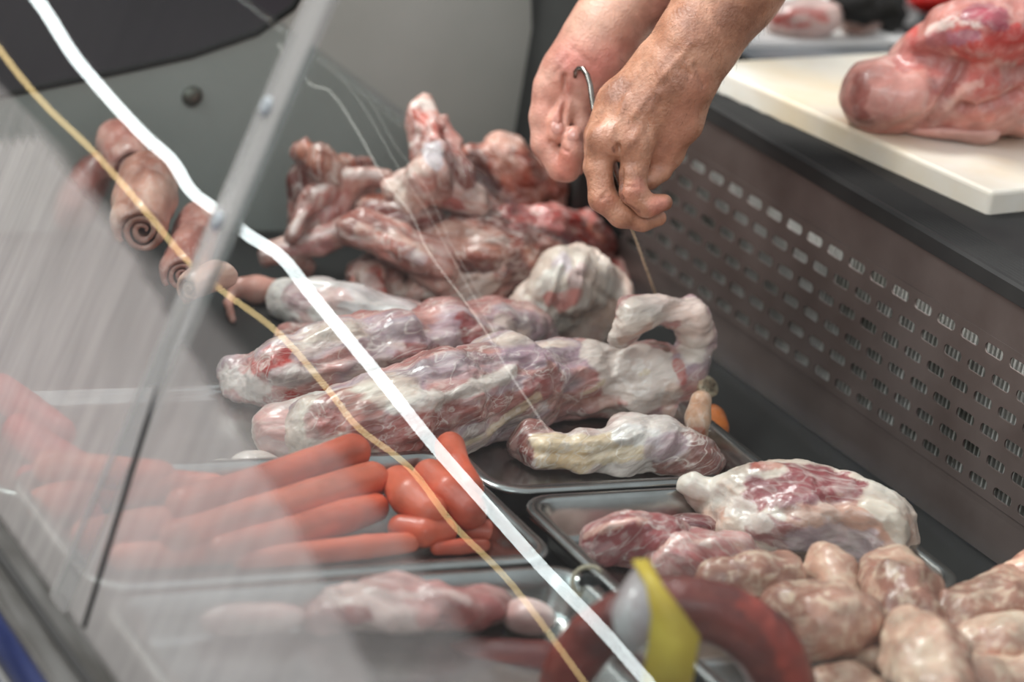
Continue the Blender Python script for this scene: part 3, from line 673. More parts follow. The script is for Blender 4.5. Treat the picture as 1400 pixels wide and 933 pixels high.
# flat slabs in the lower left pan
flesh('pork_slab', [ell(540, 834, 90, 24, -2, 70), ell(470, 836, 60, 26, 0, 60), ell(630, 832, 56, 22, 0, 60), ell(560, 816, 50, 22, 8, 50, .008), ell(660, 838, 34, 16, 0, 40), ell(510, 812, 40, 12, 12, 40, .014)], MTS, [(-.5, (166, 96, 92)), (0, (190, 132, 126)), (.5, (214, 180, 172))], k=.012, vox=.002, disp=((28, .005, False), (70, .003, True)), warp=.007, zmin=zb, seed=14,
      strokes=(([(460, 850), (500, 845)], 18, (160, 76, 74), .8), ([(500, 808), (580, 806), (640, 812)], 9, (226, 196, 188), .6), ([(590, 848), (650, 845)], 12, (190, 110, 104), .6)), label='flat pale pink pork slab in the pan in front of the frankfurters', cat='meat')
flesh('pork_slab', [ell(722, 842, 34, 24, -10, 40)], MTS, [(-.5, (186, 110, 108)), (0.2, (220, 180, 172)), (.6, (236, 214, 206))], k=.01, vox=.002, disp=((50, .004, False),), zmin=zb, seed=15, label='small pink and white end piece right of the flat pork slab', cat='meat')
flesh('pork_slab', [ell(350, 842, 70, 22, 0, 50), ell(300, 845, 40, 20, 0, 40)], MTS, [(-.5, (176, 112, 108)), (0, (206, 160, 154)), (.5, (228, 206, 198))], k=.012, vox=.0025, disp=((28, .004, False),), zmin=zb, seed=16, label='pork slab seen dimly through the hazy glass', cat='meat')
flesh('fat_scrap', [ell(355, 632, 38, 14, -8, 26, .0), ell(305, 640, 30, 12, 0, 24)], MTF, [(-.4, (206, 186, 176)), (.4, (230, 222, 214))], k=.01, vox=.0022, disp=((50, .003, False),), zmin=zb, seed=17, label='thin whitish fat scrap behind the left frankfurters', cat='meat')
# ------------------------------------------------------------------ frankfurters
FR = meat_mat('frankfurter_skin', rough=.42, bump=.12, bscale=500, sss=.15, coat=.12, mott=.05, mscale=90)
FP = [(-.7, (176, 68, 44)), (0, (200, 86, 58)), (.7, (214, 106, 78))]
HD = [
 ([(250, 690, 24, .022), (340, 665, 25, .022), (420, 640, 26, .024), (482, 618, 25, .026)], 'frankfurter on top of the heap, nearest the shank end'),
 ([(240, 735, 24, .010), (340, 706, 25, .010), (430, 680, 26, .012), (508, 655, 24, .016)], 'frankfurter lying just in front of the topmost one'),
 ([(300, 752, 21, .004), (400, 728, 23, .004), (470, 708, 24, .004), (512, 694, 21, .004)], 'frankfurter third down, partly hidden at its tip'),
 ([(330, 765, 15), (420, 757, 17), (500, 748, 18), (560, 742, 14)], 'frankfurter along the near rim of its pan'),
 ([(545, 662, 26, .012), (560, 680, 28, .012), (585, 700, 26, .010)], 'short plump frankfurter end pointing toward the camera'),
 ([(588, 652, 25, .018), (612, 675, 27, .016), (640, 700, 25, .012)], 'frankfurter touching the bright steel corner of its pan'),
 ([(615, 612, 22, .026), (622, 640, 23, .026), (640, 668, 22, .024)], 'frankfurter rising up against the big leg'),
 ([(548, 722, 19, .002), (580, 728, 22, .002), (606, 726, 20, .002)], 'small frankfurter end below the plump one'),
 ([(645, 726, 17, .0), (668, 728, 18, .0), (690, 728, 15, .0)], 'frankfurter end at the right corner of the pan'),
 ([(598, 750, 10), (630, 748, 11), (662, 746, 9)], 'thin frankfurter tip at the near rim, far right'),
 ([(60, 690, 26, .008), (130, 672, 27, .008), (210, 668, 27, .010), (290, 672, 24, .012)], 'blurred frankfurter highest at the left end'),
 ([(70, 640, 26, .022), (150, 650, 27, .020), (215, 655, 26, .016)], 'blurred frankfurter leaning at the glass, above the others'),
 ([(120, 735, 26, .006), (200, 722, 27, .006), (280, 712, 26, .006)], 'blurred frankfurter in the middle of the left end'),
 ([(165, 762, 20, .0), (240, 758, 21, .0), (310, 752, 20, .0)], 'blurred frankfurter low at the left end of the pan'),
 ([(28, 590, 25, .0), (70, 622, 26, .0), (120, 650, 25, .0)], 'thick red sausage added to imitate a reflection, leaning against the hazy glass'),  # last three are added in place of the frankfurters' red reflection
 ([(40, 655, 20, .0), (75, 680, 22, .0), (120, 705, 22, .0)], 'thick red sausage added to imitate a reflection, at the foot of the hazy glass'),
 ([(0, 535, 26, .0), (38, 562, 26, .0), (80, 592, 24, .0)], 'thick red sausage added to imitate a reflection, highest against the hazy glass')]
for i, (pts, lb) in enumerate(HD):
    flesh('frankfurter', chain(pts), FR, FP if i < 14 else [(-.7, (176, 30, 22)), (.7, (206, 48, 34))], k=.001, vox=.0016 if i < 10 else .002, disp=((18, .0012, False), (60, .0003, False)), pstretch=.6, seed=20+i, label=lb, cat='sausage', group='frankfurters in the steel pan')
# ------------------------------------------------------------------ speckled raw sausages
RS = meat_mat('speckled_sausage', rough=.38, bump=.35, bscale=150, sss=.1, coat=.2, mott=.7, mscale=110, white=(232, 206, 180), m0=.47, m1=.64)
RP = [(-.6, (154, 104, 88)), (-.1, (188, 138, 118)), (.3, (206, 162, 140)), (.7, (224, 190, 166))]
SS = [
 ([(985, 792, 26, .016), (1030, 788, 34, .016), (1075, 796, 32, .014)], 'speckled sausage beside the pink pork chunk'),
 ([(1125, 778, 27, .02), (1142, 788, 32, .018), (1150, 812, 28, .014)], 'short knobbly speckled sausage at the top of the heap'),
 ([(1085, 838, 44, .01), (1130, 850, 56, .010), (1165, 858, 50, .010)], 'fat speckled sausage in the middle of the heap'),
 ([(1215, 785, 44, .018), (1235, 815, 52, .018), (1245, 845, 50, .014)], 'speckled sausage standing on end beside the knuckle'),
 ([(1252, 880, 54, .016), (1268, 915, 58, .014), (1285, 960, 56, .01)], 'speckled sausage running down out of view at the bottom'),
 ([(1310, 850, 46, .012), (1365, 830, 50, .014), (1430, 790, 50, .014)], 'speckled sausage reaching the right edge, upper one'),
 ([(1330, 890, 40, .01), (1375, 890, 50, .008), (1440, 880, 50, .008)], 'speckled sausage reaching the right edge, lower one'),
 ([(1120, 935, 22, .0), (1160, 930, 24, .0), (1195, 940, 24, .0)], 'thin speckled sausage end at the bottom edge'),
 ([(1340, 945, 46, .0), (1410, 940, 48, .0)], 'speckled sausage low in the bottom right corner'),
 ([(1188, 872, 28, .004), (1200, 905, 30, .004)], 'small speckled sausage end wedged low in the middle of the heap'),
 ([(1400, 790, 34, .03), (1440, 770, 40, .03)], 'speckled sausage tip just inside the right edge')]
for i, (pts, lb) in enumerate(SS):
    flesh('speckled_sausage', chain(pts, base=.004), RS, RP, k=.004, vox=.002, disp=((32, .0050, False), (80, .0018, False)), pstretch=.8, seed=50+i, warp=.006, label=lb, cat='sausage', group='raw speckled sausages')
# ------------------------------------------------------------------ smoked sausage ring with its wrapper label
SM = meat_mat('smoked_skin', rough=.42, bump=.25, bscale=140, sss=.05, coat=.1, mott=.10, mscale=120, white=(200, 120, 90))
cR = U(935, 985, .03); 
ringp = []
for a in np.linspace(-28, 208, 22):
    t = math.radians(a); ringp.append(U(935+165*math.cos(t), 985-165*math.sin(t)*.98, .045))
# ring leans back on the pan so its plane faces up toward the customer
rp = []
for a in np.linspace(-12, 195, 26):
    t = math.radians(a); q = D(922+150*math.cos(t), 962-138*math.sin(t), 1.86); rp.append(q+FW*(-.03*math.sin(t)))
prims = [('c', rp[i], rp[i+1], .0215-.00025*i, .0215-.00025*(i+1)) for i in range(len(rp)-1)]
flesh('smoked_sausage', prims, SM, [(-.6, (92, 34, 29)), (0, (120, 48, 40)), (.6, (144, 66, 54))], k=.002, vox=.0022, disp=((22, .002, False), (70, .0008, True)), pscale=16, pstretch=1, seed=70,
      strokes=(([(1040, 830), (1080, 880), (1100, 930)], 30, (156, 56, 42), .8),), label='dark red smoked sausage ring with a yellow label at the bottom of the picture', cat='sausage')
flesh('smoked_sausage', [('c', D(560, 925, 1.93), D(650, 912, 1.93), .017, .019), ('c', D(650, 912, 1.93), D(740, 915, 1.93), .019, .018)], SM, [(-.6, (86, 34, 32)), (.6, (120, 52, 46))], k=.002, vox=.0024, disp=((22, .002, False),), seed=71,
      label='dark smoked sausage lying left of the ring, at the bottom edge', cat='sausage')
# label: two strips curving over the ring
def strip(name, mat, A, B, th, parent):
    bm = bmesh.new(); n = len(A); ra = [[bm.verts.new(p) for p in L] for L in (A, B)]
    for i in range(n-1): bm.faces.new((ra[0][i], ra[0][i+1], ra[1][i+1], ra[1][i]))
    o = done(name, bm, mat, parent, True); md = o.modifiers.new('th', 'SOLIDIFY'); md.thickness = th; return o
lab = empty('sausage_label', D(900, 860, 1.80), 'yellow and clear plastic label wrapped over the smoked sausage ring', 'label')
YL = solid('yellow_print', (214, 184, 66), .5, c2=(196, 160, 44), nscale=40)
s0 = 1.80
ya = [(864, 766), (883, 800), (890, 840), (886, 880), (876, 945)]; yb = [(886, 764), (906, 800), (932, 835), (957, 870), (945, 945)]
sd = [1.80, 1.783, 1.778, 1.785, 1.79]
strip('yellow_band', YL, [D(x, y, s) for (x, y), s in zip(ya, sd)], [D(x, y, s) for (x, y), s in zip(yb, sd)], .0004, lab)
ca = [(868, 775), (884, 802), (890, 840), (886, 880)]; cb = [(846, 806), (836, 838), (840, 866), (862, 900)]
strip('clear_band', solid('clear_wrap', (196, 188, 186), .2, c2=(170, 150, 150), nscale=60), [D(x, y, s) for (x, y), s in zip(ca, sd)], [D(x, y, s) for (x, y), s in zip(cb, sd)], .0004, lab)
tg = empty('sausage_clip', D(805, 795, 1.98), 'black plug with a loop of yellowish string at the sausage end', 'clip')
lp = [D(805+25*math.cos(a)*(.9), 797+22*math.sin(a), 1.975) for a in np.linspace(.6, 5.6, 18)]
tube('string_loop', M['string'], lp, .0016, tg, 8)
flesh('clip_plug', [('c', D(803, 797, 1.98), D(812, 800, 1.985), .0065, .006)], M['black'], [(-1, (30, 30, 30)), (1, (40, 40, 40))], vox=.0015, parent=tg)
bpy.data.objects['clip_plug'].location = -tg.location
# ------------------------------------------------------------------ heap of bony trimmings
BN = [(-.6, (100, 44, 36)), (-.2, (136, 68, 56)), (.15, (164, 98, 80)), (.5, (192, 144, 126))]
BR = [(-.6, (118, 40, 38)), (-.1, (158, 64, 58)), (.3, (180, 88, 80)), (.7, (206, 150, 140))]
BP = [(-.6, (144, 82, 72)), (-.1, (174, 110, 98)), (.4, (204, 152, 138)), (.8, (224, 196, 182))]
def bone(prims, pal, label, k=.006, seed=0, strokes=(), amp=1.45, bumps=(), name='bony_trimming'):
    return flesh(name, prims, MT, pal, k=k, vox=.0019, disp=((38, .0045*amp, False), (85, .0026*amp, True)), zmin=.002, seed=seed, warp=.006, strokes=strokes, bumps=bumps, pscale=30, label=label, cat='meat', group='bony trimmings in the rear heap')
bone([ell(640, 345, 130, 62, -4, 120)], BN, 'broad dark red bony piece at the core of the heap', seed=100, k=.01)
bone(chain([(498, 372, 20), (505, 392, 24), (520, 402, 20)]) + chain([(515, 360, 16, .01), (540, 395, 20)]), BP, 'small bony chunk with a red cut edge at the front left foot of the heap', seed=101, strokes=(([(515, 365), (535, 395)], 12, (186, 74, 58), .9), ([(500, 380)], 16, (216, 176, 166), .7)))
bone(chain([(575, 400, 24), (610, 395, 34), (660, 398, 34), (700, 408, 22)])+[ell(650, 365, 62, 36, -12, 40, .02)], BP, 'whitish ridged spine piece low at the front of the heap', seed=102, k=.01,
     strokes=(([(600, 400), (660, 400)], 26, (216, 192, 178), .7), ([(640, 350), (700, 350)], 18, (214, 180, 168), .6), ([(620, 330), (660, 340)], 12, (190, 110, 96), .7)), bumps=(([(600, 380), (690, 370)], 6, -.004), ([(620, 350), (700, 345)], 5, .004)))
bone(chain([(490, 318, 22, .05), (540, 332, 26, .045), (590, 360, 28, .03), (610, 392, 22, .01)]), BP, 'rounded pinkish bone arching down at the front of the heap', seed=103, k=.008, strokes=(([(490, 310), (540, 318), (590, 335)], 10, (222, 176, 160), .8), ([(545, 345), (575, 350)], 10, (206, 180, 178), .8), ([(500, 330), (550, 345)], 14, (184, 98, 80), .7)))
bone(chain([(362, 352, 14, .01), (395, 345, 18, .015), (440, 330, 18, .03), (480, 312, 16, .045), (500, 296, 12, .05)]) + chain([(400, 352, 16, .01), (418, 364, 14, .005)]), BP, 'long pink rib plate jutting out at the left foot of the heap', seed=104, amp=.6,
     strokes=(([(360, 340), (400, 328), (470, 318)], 6, (226, 196, 190), .9), ([(380, 352), (450, 338)], 12, (190, 124, 120), .7)))
bone([ell(450, 285, 62, 24, 42, 26, .05), ell(470, 262, 40, 22, 20, 24, .06)]+chain([(395, 320, 12, .04), (430, 270, 13, .07), (465, 246, 13, .085), (525, 246, 12, .09)]), BP, 'curved pink rib slab with a pale rim on the left of the heap', seed=105, k=.006, amp=.6,
     strokes=(([(400, 310), (425, 262), (460, 240), (520, 240)], 8, (226, 200, 192), .85), ([(450, 285)], 30, (190, 116, 110), .6)))
bone(chain([(412, 208, 12, .10), (430, 222, 18, .095), (455, 232, 18, .09), (500, 228, 10, .09)]) + chain([(430, 230, 22, .08), (424, 262, 20, .06), (420, 292, 20, .04), (408, 320, 14, .02)]), BN, 'brownish bony piece with a square top at the far left of the heap', seed=106,
     strokes=(([(410, 205), (425, 215)], 14, (196, 118, 92), .7), ([(420, 268), (440, 268)], 8, (214, 160, 140), .6), ([(408, 300), (420, 310)], 8, (206, 170, 160), .6)))
bone(chain([(584, 140, 12, .15), (578, 155, 20, .142), (590, 180, 21, .13), (592, 210, 20, .115), (586, 245, 26, .10), (560, 270, 22, .08)]) + chain([(605, 165, 10, .14), (618, 200, 13, .12), (620, 240, 20, .10)]), BP, 'neck bone standing upright at the top of the heap', seed=107, k=.008,
     strokes=(([(575, 135), (590, 140)], 12, (214, 206, 196), .8), ([(570, 150), (600, 178)], 12, (176, 84, 66), .8), ([(588, 195), (592, 218)], 14, (206, 196, 200), .8), ([(612, 180), (625, 230)], 14, (140, 66, 56), .8), ([(565, 250), (600, 250)], 14, (186, 104, 90), .6)))
bone(chain([(640, 215, 18, .10), (690, 222, 30, .09), (735, 245, 26, .07), (765, 285, 18, .04)]) + [ell(680, 262, 60, 38, -20, 60, .05)], BN, 'wide dark brownish bony piece on the right shoulder of the heap', seed=108, k=.01,
     strokes=(([(650, 230), (660, 270)], 26, (84, 44, 40), .8), ([(700, 215), (745, 245)], 10, (176, 124, 100), .6), ([(735, 262), (765, 290)], 12, (176, 130, 112), .6), ([(690, 250), (715, 255)], 9, (190, 110, 88), .6)))
bone(chain([(532, 258, 12, .09), (560, 250, 15, .095), (600, 262, 18, .09), (650, 278, 18, .08), (700, 298, 14, .06), (730, 306, 9, .05)]), BP, 'pale rimmed rib running across the middle of the heap', seed=109, amp=.5,
     strokes=(([(550, 240), (600, 240)], 8, (230, 216, 208), .9), ([(610, 250), (680, 280), (730, 300)], 6, (220, 176, 166), .8), ([(610, 275), (680, 298)], 10, (176, 76, 72), .7)))
bone([ell(550, 300, 62, 30, -20, 50, .05)], BN, 'dark maroon bony piece in the hollow of the heap', seed=110, strokes=(([(500, 285), (560, 300), (600, 320)], 18, (120, 46, 44), .8), ([(565, 290), (590, 285)], 8, (200, 160, 150), .6)))
bone(chain([(700, 300, 24, .06), (750, 312, 28, .05), (800, 322, 24, .03), (830, 340, 20, .01)]), BR, 'deep red bony piece on the right of the heap', seed=111, k=.01,
     strokes=(([(715, 335), (760, 345)], 12, (206, 190, 190), .7), ([(790, 315), (815, 330)], 20, (170, 56, 48), .7), ([(815, 308), (830, 325)], 8, (206, 120, 90), .6)))
bone(chain([(640, 325, 24, .05), (690, 335, 28, .04), (735, 352, 26, .025), (770, 368, 22, .01)]), BR, 'red bony piece just above the whitish spine piece', seed=112, k=.01, strokes=(([(640, 312), (690, 318), (740, 335)], 8, (216, 180, 172), .8), ([(735, 350)], 16, (176, 60, 66), .7)))
bone(chain([(742, 385, 22), (765, 362, 22, .01)]), BR, 'small orange red chunk behind the fatty joint', seed=113, strokes=(([(740, 390)], 14, (196, 96, 70), .7),))
bone(chain([(838, 362, 14, .0), (850, 372, 16, .0), (846, 388, 12, .0)]), BR, 'small red chunk with a pale hollow at the far right foot of the heap', seed=114, strokes=(([(852, 372)], 9, (196, 160, 140), .8),))
# ------------------------------------------------------------------ rolled skins at the far left
def roll(name, p0, p1, R0, R1, pal, label, seed, turns=2.6, mat=None):
    p0 = np.asarray(p0, float); p1 = np.asarray(p1, float); ax = (p1-p0); L = np.linalg.norm(ax); ax /= L
    u = np.cross(ax, [0, 0, 1.0]); u /= np.linalg.norm(u); v = np.cross(u, ax)
    nt_, nl = 90, 26
    th = np.linspace(0, turns*2*math.pi, nt_)
    rr = .16+.84*(th/th[-1])**.9; tk = .10
    outer = rr; inner = rr-tk*2.0*np.minimum(1, .4+th/6)
    prof = [(outer[i], th[i]) for i in range(nt_)] + [(max(inner[i], .02), th[i]) for i in range(nt_-1, -1, -1)]
    n = len(prof); V = []
    for j in range(nl):
        t = j/(nl-1); R = (R0*(1-t)+R1*t)*(1-.25*(abs(2*t-1)**8)); c = p0+ax*L*t
        for r, a in prof: V.append(c+R*r*(u*math.cos(a)+v*math.sin(a))+ax*.15*R*(1-r)*(1 if t < .5 else -1)*(abs(2*t-1)**6))
    V = np.array(V); F_ = []
    for j in range(nl-1):
        for i in range(n): F_.append((j*n+i, j*n+(i+1) % n, (j+1)*n+(i+1) % n, (j+1)*n+i))
    for i in range(nt_-1):
        a, b, c, d = i, i+1, n-2-i, n-1-i; F_.append((a, d, c, b)); o = (nl-1)*n; F_.append((o+a, o+b, o+c, o+d))
    Fq = np.array(F_)
    V = V+np.stack([fbm(V, 40, 3, seed+s) for s in (1, 2, 3)], 1)*.0035
    V[:, 2] = np.maximum(V[:, 2], .002)
    fib = np.stack([(V-p0) @ ax*.4, (V-p0) @ u, (V-p0) @ v], 1)
    nn = fbm(fib, 30, 4, seed)*1.5; st = np.array([p[0] for p in pal]); cs = np.array([lin(p[1]) for p in pal])
    col = np.stack([np.interp(nn, st, cs[:, i]) for i in range(3)], 1)
    base = np.array([V[:, 0].mean(), V[:, 1].mean(), V[:, 2].min()])
    me = mesh_np(name, V-base, Fq, col, fib); bm = bmesh.new(); bm.from_mesh(me); bmesh.ops.recalc_face_normals(bm, faces=bm.faces[:]); bm.to_mesh(me); bm.free()
    return tag(link(name, me, mat or MTS, None, tuple(base)), label, 'meat', 'rolled skins at the far end')
RO = [(-.6, (158, 100, 84)), (0, (190, 136, 118)), (.5, (214, 172, 154))]
RO2 = [(-.6, (140, 78, 70)), (0, (166, 104, 92)), (.5, (190, 136, 122))]
roll('rolled_skin', D(192, 318, 2.30), D(208, 240, 2.42), .026, .030, RO, 'thick rolled skin with its spiral end toward the camera, between cream strip and post', 200)
roll('rolled_skin', D(182, 232, 2.45), D(160, 186, 2.52), .022, .022, RO2, 'rolled skin lying behind the thick spiral one', 201)
roll('rolled_skin', D(250, 378, 2.28), D(278, 300, 2.42), .020, .022, RO2, 'darker rolled skin mostly hidden by the clear post', 202)
roll('rolled_skin', D(256, 397, 2.24), D(312, 372, 2.28), .0155, .0165, RO, 'small rolled skin whose open dark end faces the glass', 203, 1.7)
flesh('brown_meat', [ell(115, 262, 30, 62, -28, 34, .0), ell(92, 225, 22, 26, -20, 22, .03)], MTS, [(-.5, (134, 72, 64)), (.4, (176, 108, 96))], k=.01, vox=.0022, disp=((40, .004, False),), zmin=.002, seed=204, label='brownish flat meat piece at the far left, above the hazy glass edge', cat='meat')
pc = chain([(330, 394, 15, .003), (350, 396, 17), (376, 398, 16)])+chain([(318, 400, 7, .004), (312, 415, 5), (318, 438, 4)])
flesh('pig_tail', pc, MTS, [(-.5, (190, 120, 104)), (.4, (222, 166, 150))], k=.008, vox=.0018, disp=((60, .0015, False),), seed=205, label='pink stub with a thin curling tip beside the small rolled skin', cat='meat')
# ------------------------------------------------------------------ worktop, cutting board and what lies on them
ZB = .224
bA = U(962, 84, ZB); bB = U(1357, 262, ZB); e1 = (bB-bA)/np.linalg.norm(bB-bA); e2 = np.array([-e1[1], e1[0], 0])
if e2[0] < 0: e2 = -e2
def slab(name, mat, P, z0, z1, bev, parent=None, label=None, cat=None, group=None):
    bm = bmesh.new(); a = [bm.verts.new((p[0], p[1], z0)) for p in P]; b = [bm.verts.new((p[0], p[1], z1)) for p in P]
    bm.faces.new(a[::-1]); bm.faces.new(b)
    for i in range(len(P)): bm.faces.new((a[i], a[(i+1) % len(P)], b[(i+1) % len(P)], b[i]))
    bmesh.ops.bevel(bm, geom=bm.edges[:], offset=bev, segments=3, profile=.5, affect='EDGES')
    o = done(name, bm, mat, parent, False)
    if label: tag(o, label, cat, group)
    return o
wt = tag(slab('steel_worktop', M['black'], [bA+e2*.012+e1*-.6, bA+e2*.012+e1*.9, bA+e2*.7+e1*.9, bA+e2*.7-e1*.6], .188, .200, .0015), 'dark steel worktop behind the counter that carries the cutting board', 'worktop')
slab('cutting_board', M['board'], [bA, bB, bB+e2*.42, bA+e2*.42], .2003, ZB, .004, label='thick white plastic cutting board with knife stains at the upper right', cat='cutting board')
tube('board_edge_guard', M['chrome'], [U(1334, 303, .201), U(1370, 306, .201), U(1420, 305, .201)], .0026, wt, 10)
# rear white tray
q0 = U(985, 69, .2); q1 = U(1245, 66, .2)
slab('white_display_tray', M['white'], [q0, q1, q1+np.array([.05, .22, 0]), q0+np.array([.05, .22, 0])],  .2003, .2085, .002, label='low white tray standing behind the cutting board', cat='tray')
r0 = U(975, 84, .2); r1 = U(1230, 83, .2)
tag(slab('steel_tray_stand', M['steel'], [r0, r1, r1+np.array([.01, .045, 0]), r0+np.array([.01, .045, 0])], .2003, .2030, .0005), 'grey steel strip between the cutting board and the white tray', 'metal strip')
BB = dict(base=.209)
flesh('bacon_roll', [ell(1105, 23, 46, 26, 0, 30, base=.209), ell(1080, 27, 32, 20, 0, 26, base=.209)], MTF, [(-.5, (222, 190, 182)), (.5, (236, 216, 210))], k=.008, vox=.002, disp=((60, .004, True),), zmin=.2092, seed=210,
      strokes=(([(1060, 34), (1080, 22), (1115, 20), (1135, 30)], 7, (196, 72, 62), .9), ([(1075, 42), (1110, 38)], 5, (200, 84, 74), .85), ([(1090, 8), (1130, 10)], 5, (200, 90, 84), .7)), label='rolled bacon slice with red and white stripes on the white tray', cat='meat')
flesh('offcut', chain([(1162, 30, 16), (1178, 31, 16), (1192, 33, 13)], base=.209), MT, [(-.5, (120, 88, 80)), (.5, (160, 122, 110))], k=.006, vox=.002, disp=((70, .003, False),), zmin=.2092, seed=211, label='small brownish offcut right of the bacon roll on the white tray', cat='meat')
flesh('dark_bag', [ell(1185, 2, 46, 26, 0, 30, .02, base=.209), ell(1215, 20, 24, 22, 0, 24, 0, base=.209), ell(1160, 8, 20, 18, 0, 20, .01, base=.209)], M['black'], [(-1, (40, 40, 40)), (1, (40, 40, 40))], k=.01, vox=.0025, disp=((45, .007, True),), zmin=.2092, seed=212, label='crumpled dark bag at the top edge behind the offcut', cat='bag')
flesh('red_bundle', [ell(1272, 0, 34, 22, 0, 30, .02, base=.2)], solid('red_plastic', (190, 28, 22), .4, c2=(150, 16, 14), nscale=20), [(-1, (200, 30, 20)), (1, (200, 30, 20))], vox=.0025, disp=((40, .006, False),), seed=213, label='bright red bundle at the top edge behind the ham', cat='bag')
tag(slab('butchers_paper', M['white'], [U(1222, 38, .2), U(1240, 36, .2), U(1240, 36, .2)+np.array([.02, .01, 0]), U(1222, 38, .2)+np.array([.02, .01, 0])], .2003, .262, .0015), 'strip of white paper standing between the dark bag and the ham', 'paper')
# ham joint
hb = dict(base=.2245)
HM = [(-.6, (186, 118, 108)), (-.1, (204, 142, 130)), (.3, (214, 160, 148)), (.7, (226, 186, 174))]
hm = [ell(1228, 130, 74, 52, -4, 70, **hb), ell(1190, 132, 38, 46, 0, 50, **hb), ell(1320, 118, 90, 70, 0, 90, **hb), ell(1390, 110, 80, 82, 0, 90, **hb), ell(1290, 72, 70, 44, 14, 60, .04, **hb), ell(1262, 50, 30, 16, 25, 30, .075, **hb), ell(1350, 40, 84, 50, 0, 70, .07, **hb)]
flesh('ham_joint', hm, MTS, HM, k=.016, vox=.0025, disp=((16, .004, False), (50, .0015, False)), zmin=.2245, seed=220, pscale=12, pstretch=.7, warp=.006,
      bumps=(([(1310, 95), (1300, 135), (1262, 180)], 8, -.010), ([(1310, 150), (1350, 150), (1400, 130)], 7, -.007), ([(1235, 75), (1300, 90)], 7, -.003)),
      strokes=(([(1265, 42), (1300, 36), (1335, 38)], 12, (236, 214, 204), .95), ([(1320, 70), (1360, 60), (1400, 70)], 36, (204, 64, 58), .85), ([(1335, 90), (1340, 110)], 26, (200, 84, 74), .7), ([(1240, 40), (1245, 55)], 10, (196, 60, 56), .7), ([(1330, 12), (1370, 20)], 22, (158, 66, 84), .85), ([(1270, 56), (1330, 52)], 11, (178, 122, 136), .8),
               ([(1240, 80), (1280, 72), (1300, 110)], 28, (178, 100, 96), .7), ([(1172, 120), (1180, 170)], 16, (158, 86, 78), .7), ([(1160, 85), (1220, 82)], 8, (222, 176, 164), .8), ([(1290, 145), (1310, 125), (1345, 118)], 6, (226, 176, 162), .8), ([(1340, 150), (1400, 140)], 26, (196, 110, 98), .5), ([(1250, 110), (1240, 140)], 22, (208, 148, 136), .7)),
      label='large boneless ham joint resting on the white cutting board', cat='meat')
fp = [D(x, y, 2.115) for x, y in ((1235, 184), (1275, 182), (1310, 190), (1345, 196), (1362, 168), (1330, 158), (1280, 166))]
flesh('skin_flap', [ell(1295, 182, 62, 10, -3, 26, 0, **hb), ell(1342, 184, 26, 13, 10, 24, 0, **hb)], MTS, [(-.5, (214, 158, 146)), (.5, (228, 182, 170))], k=.01, vox=.002, disp=((40, .002, False),), zmin=.2245, seed=221, label='thin pale pink skin flap hanging at the front foot of the ham', cat='meat')
# dark scale post
tag(slab('scale_post', solid('brown_post', (62, 52, 48), .5, c2=(50, 42, 40), nscale=8), [U(1378, 95, .2245), U(1425, 100, .2245), U(1425, 100, .2245)+e1*-.02, U(1378, 95, .2245)+e1*-.02], .2247, .42, .002), 'dark brown upright post at the right edge in front of the ham', 'post')
# ------------------------------------------------------------------ the butcher's two arms and hands
N1 = 2.25; F1 = 2.335
hand = []
def HC(pts, off, k=None, kind='c'):
    """pts: (px,py,r_px,extra distance)"""
    return chainD([(p[0], p[1], p[2], off+(p[3] if len(p) > 3 else 0)) for p in pts], kind, k)
KF, KP = .004, .012
# near (right) arm, back of the hand to the camera
near = []
near += HC([(1110, -190, 84, .03), (1055, -105, 78, .02), (1000, -20, 68, .008), (950, 60, 54, 0), (922, 108, 48, 0)], N1, KP)
near += HC([(975, 30, 48, .0), (948, 95, 34, .0)], N1, KP)
near += HC([(922, 105, 44), (880, 150, 34, .0), (830, 190, 25, -.004)], N1, KP)
near += HC([(925, 105, 44), (895, 155, 36, .004), (862, 198, 27, -.002)], N1, KP)
near += HC([(940, 110, 36, .008), (925, 165, 32, .010), (900, 205, 24, .010)], N1, KP)
near += HC([(900, 90, 34, .006), (845, 140, 26, .008), (818, 185, 20, .012)], N1, KP)
# middle finger
near += HC([(824, 188, 22, -.002), (819, 232, 18.5, -.003), (824, 272, 18.5, -.003)], N1, .003)
near += HC([(824, 272, 18.5, -.003), (850, 295, 16.5, .0), (878, 302, 14.5, .004), (900, 298, 11.5, .007)], N1, KF)
# index finger
near += HC([(872, 198, 22, -.004), (866, 238, 19.5, -.010), (866, 262, 19, -.012)], N1, .002)
near += HC([(866, 262, 19, -.012), (884, 282, 16, -.012), (908, 277, 12, -.010)], N1, .002)
# ring and little finger curl behind
near += HC([(818, 185, 20, .018), (815, 228, 17, .020), (824, 262, 16, .020), (850, 282, 14, .024), (872, 284, 11, .026)], N1, .003)
near += HC([(830, 180, 18, .034), (826, 215, 15, .040), (836, 245, 14, .042), (856, 262, 12, .044), (872, 262, 10, .045)], N1, .003)
# thumb, its end showing below the ball of the hand
near += HC([(925, 165, 24, .014), (915, 208, 20, .016), (902, 232, 16, .012)], N1, .006)
near += HC([(902, 232, 16, .012), (888, 246, 13, .006), (878, 250, 11, .004)], N1, .003)
# knuckle bumps
near += [('e', D(828, 190, N1-.012), np.array([RT, UP, FW]), (.012, .010, .009), .010), ('e', D(868, 196, N1-.014), np.array([RT, UP, FW]), (.013, .011, .010), .010)]
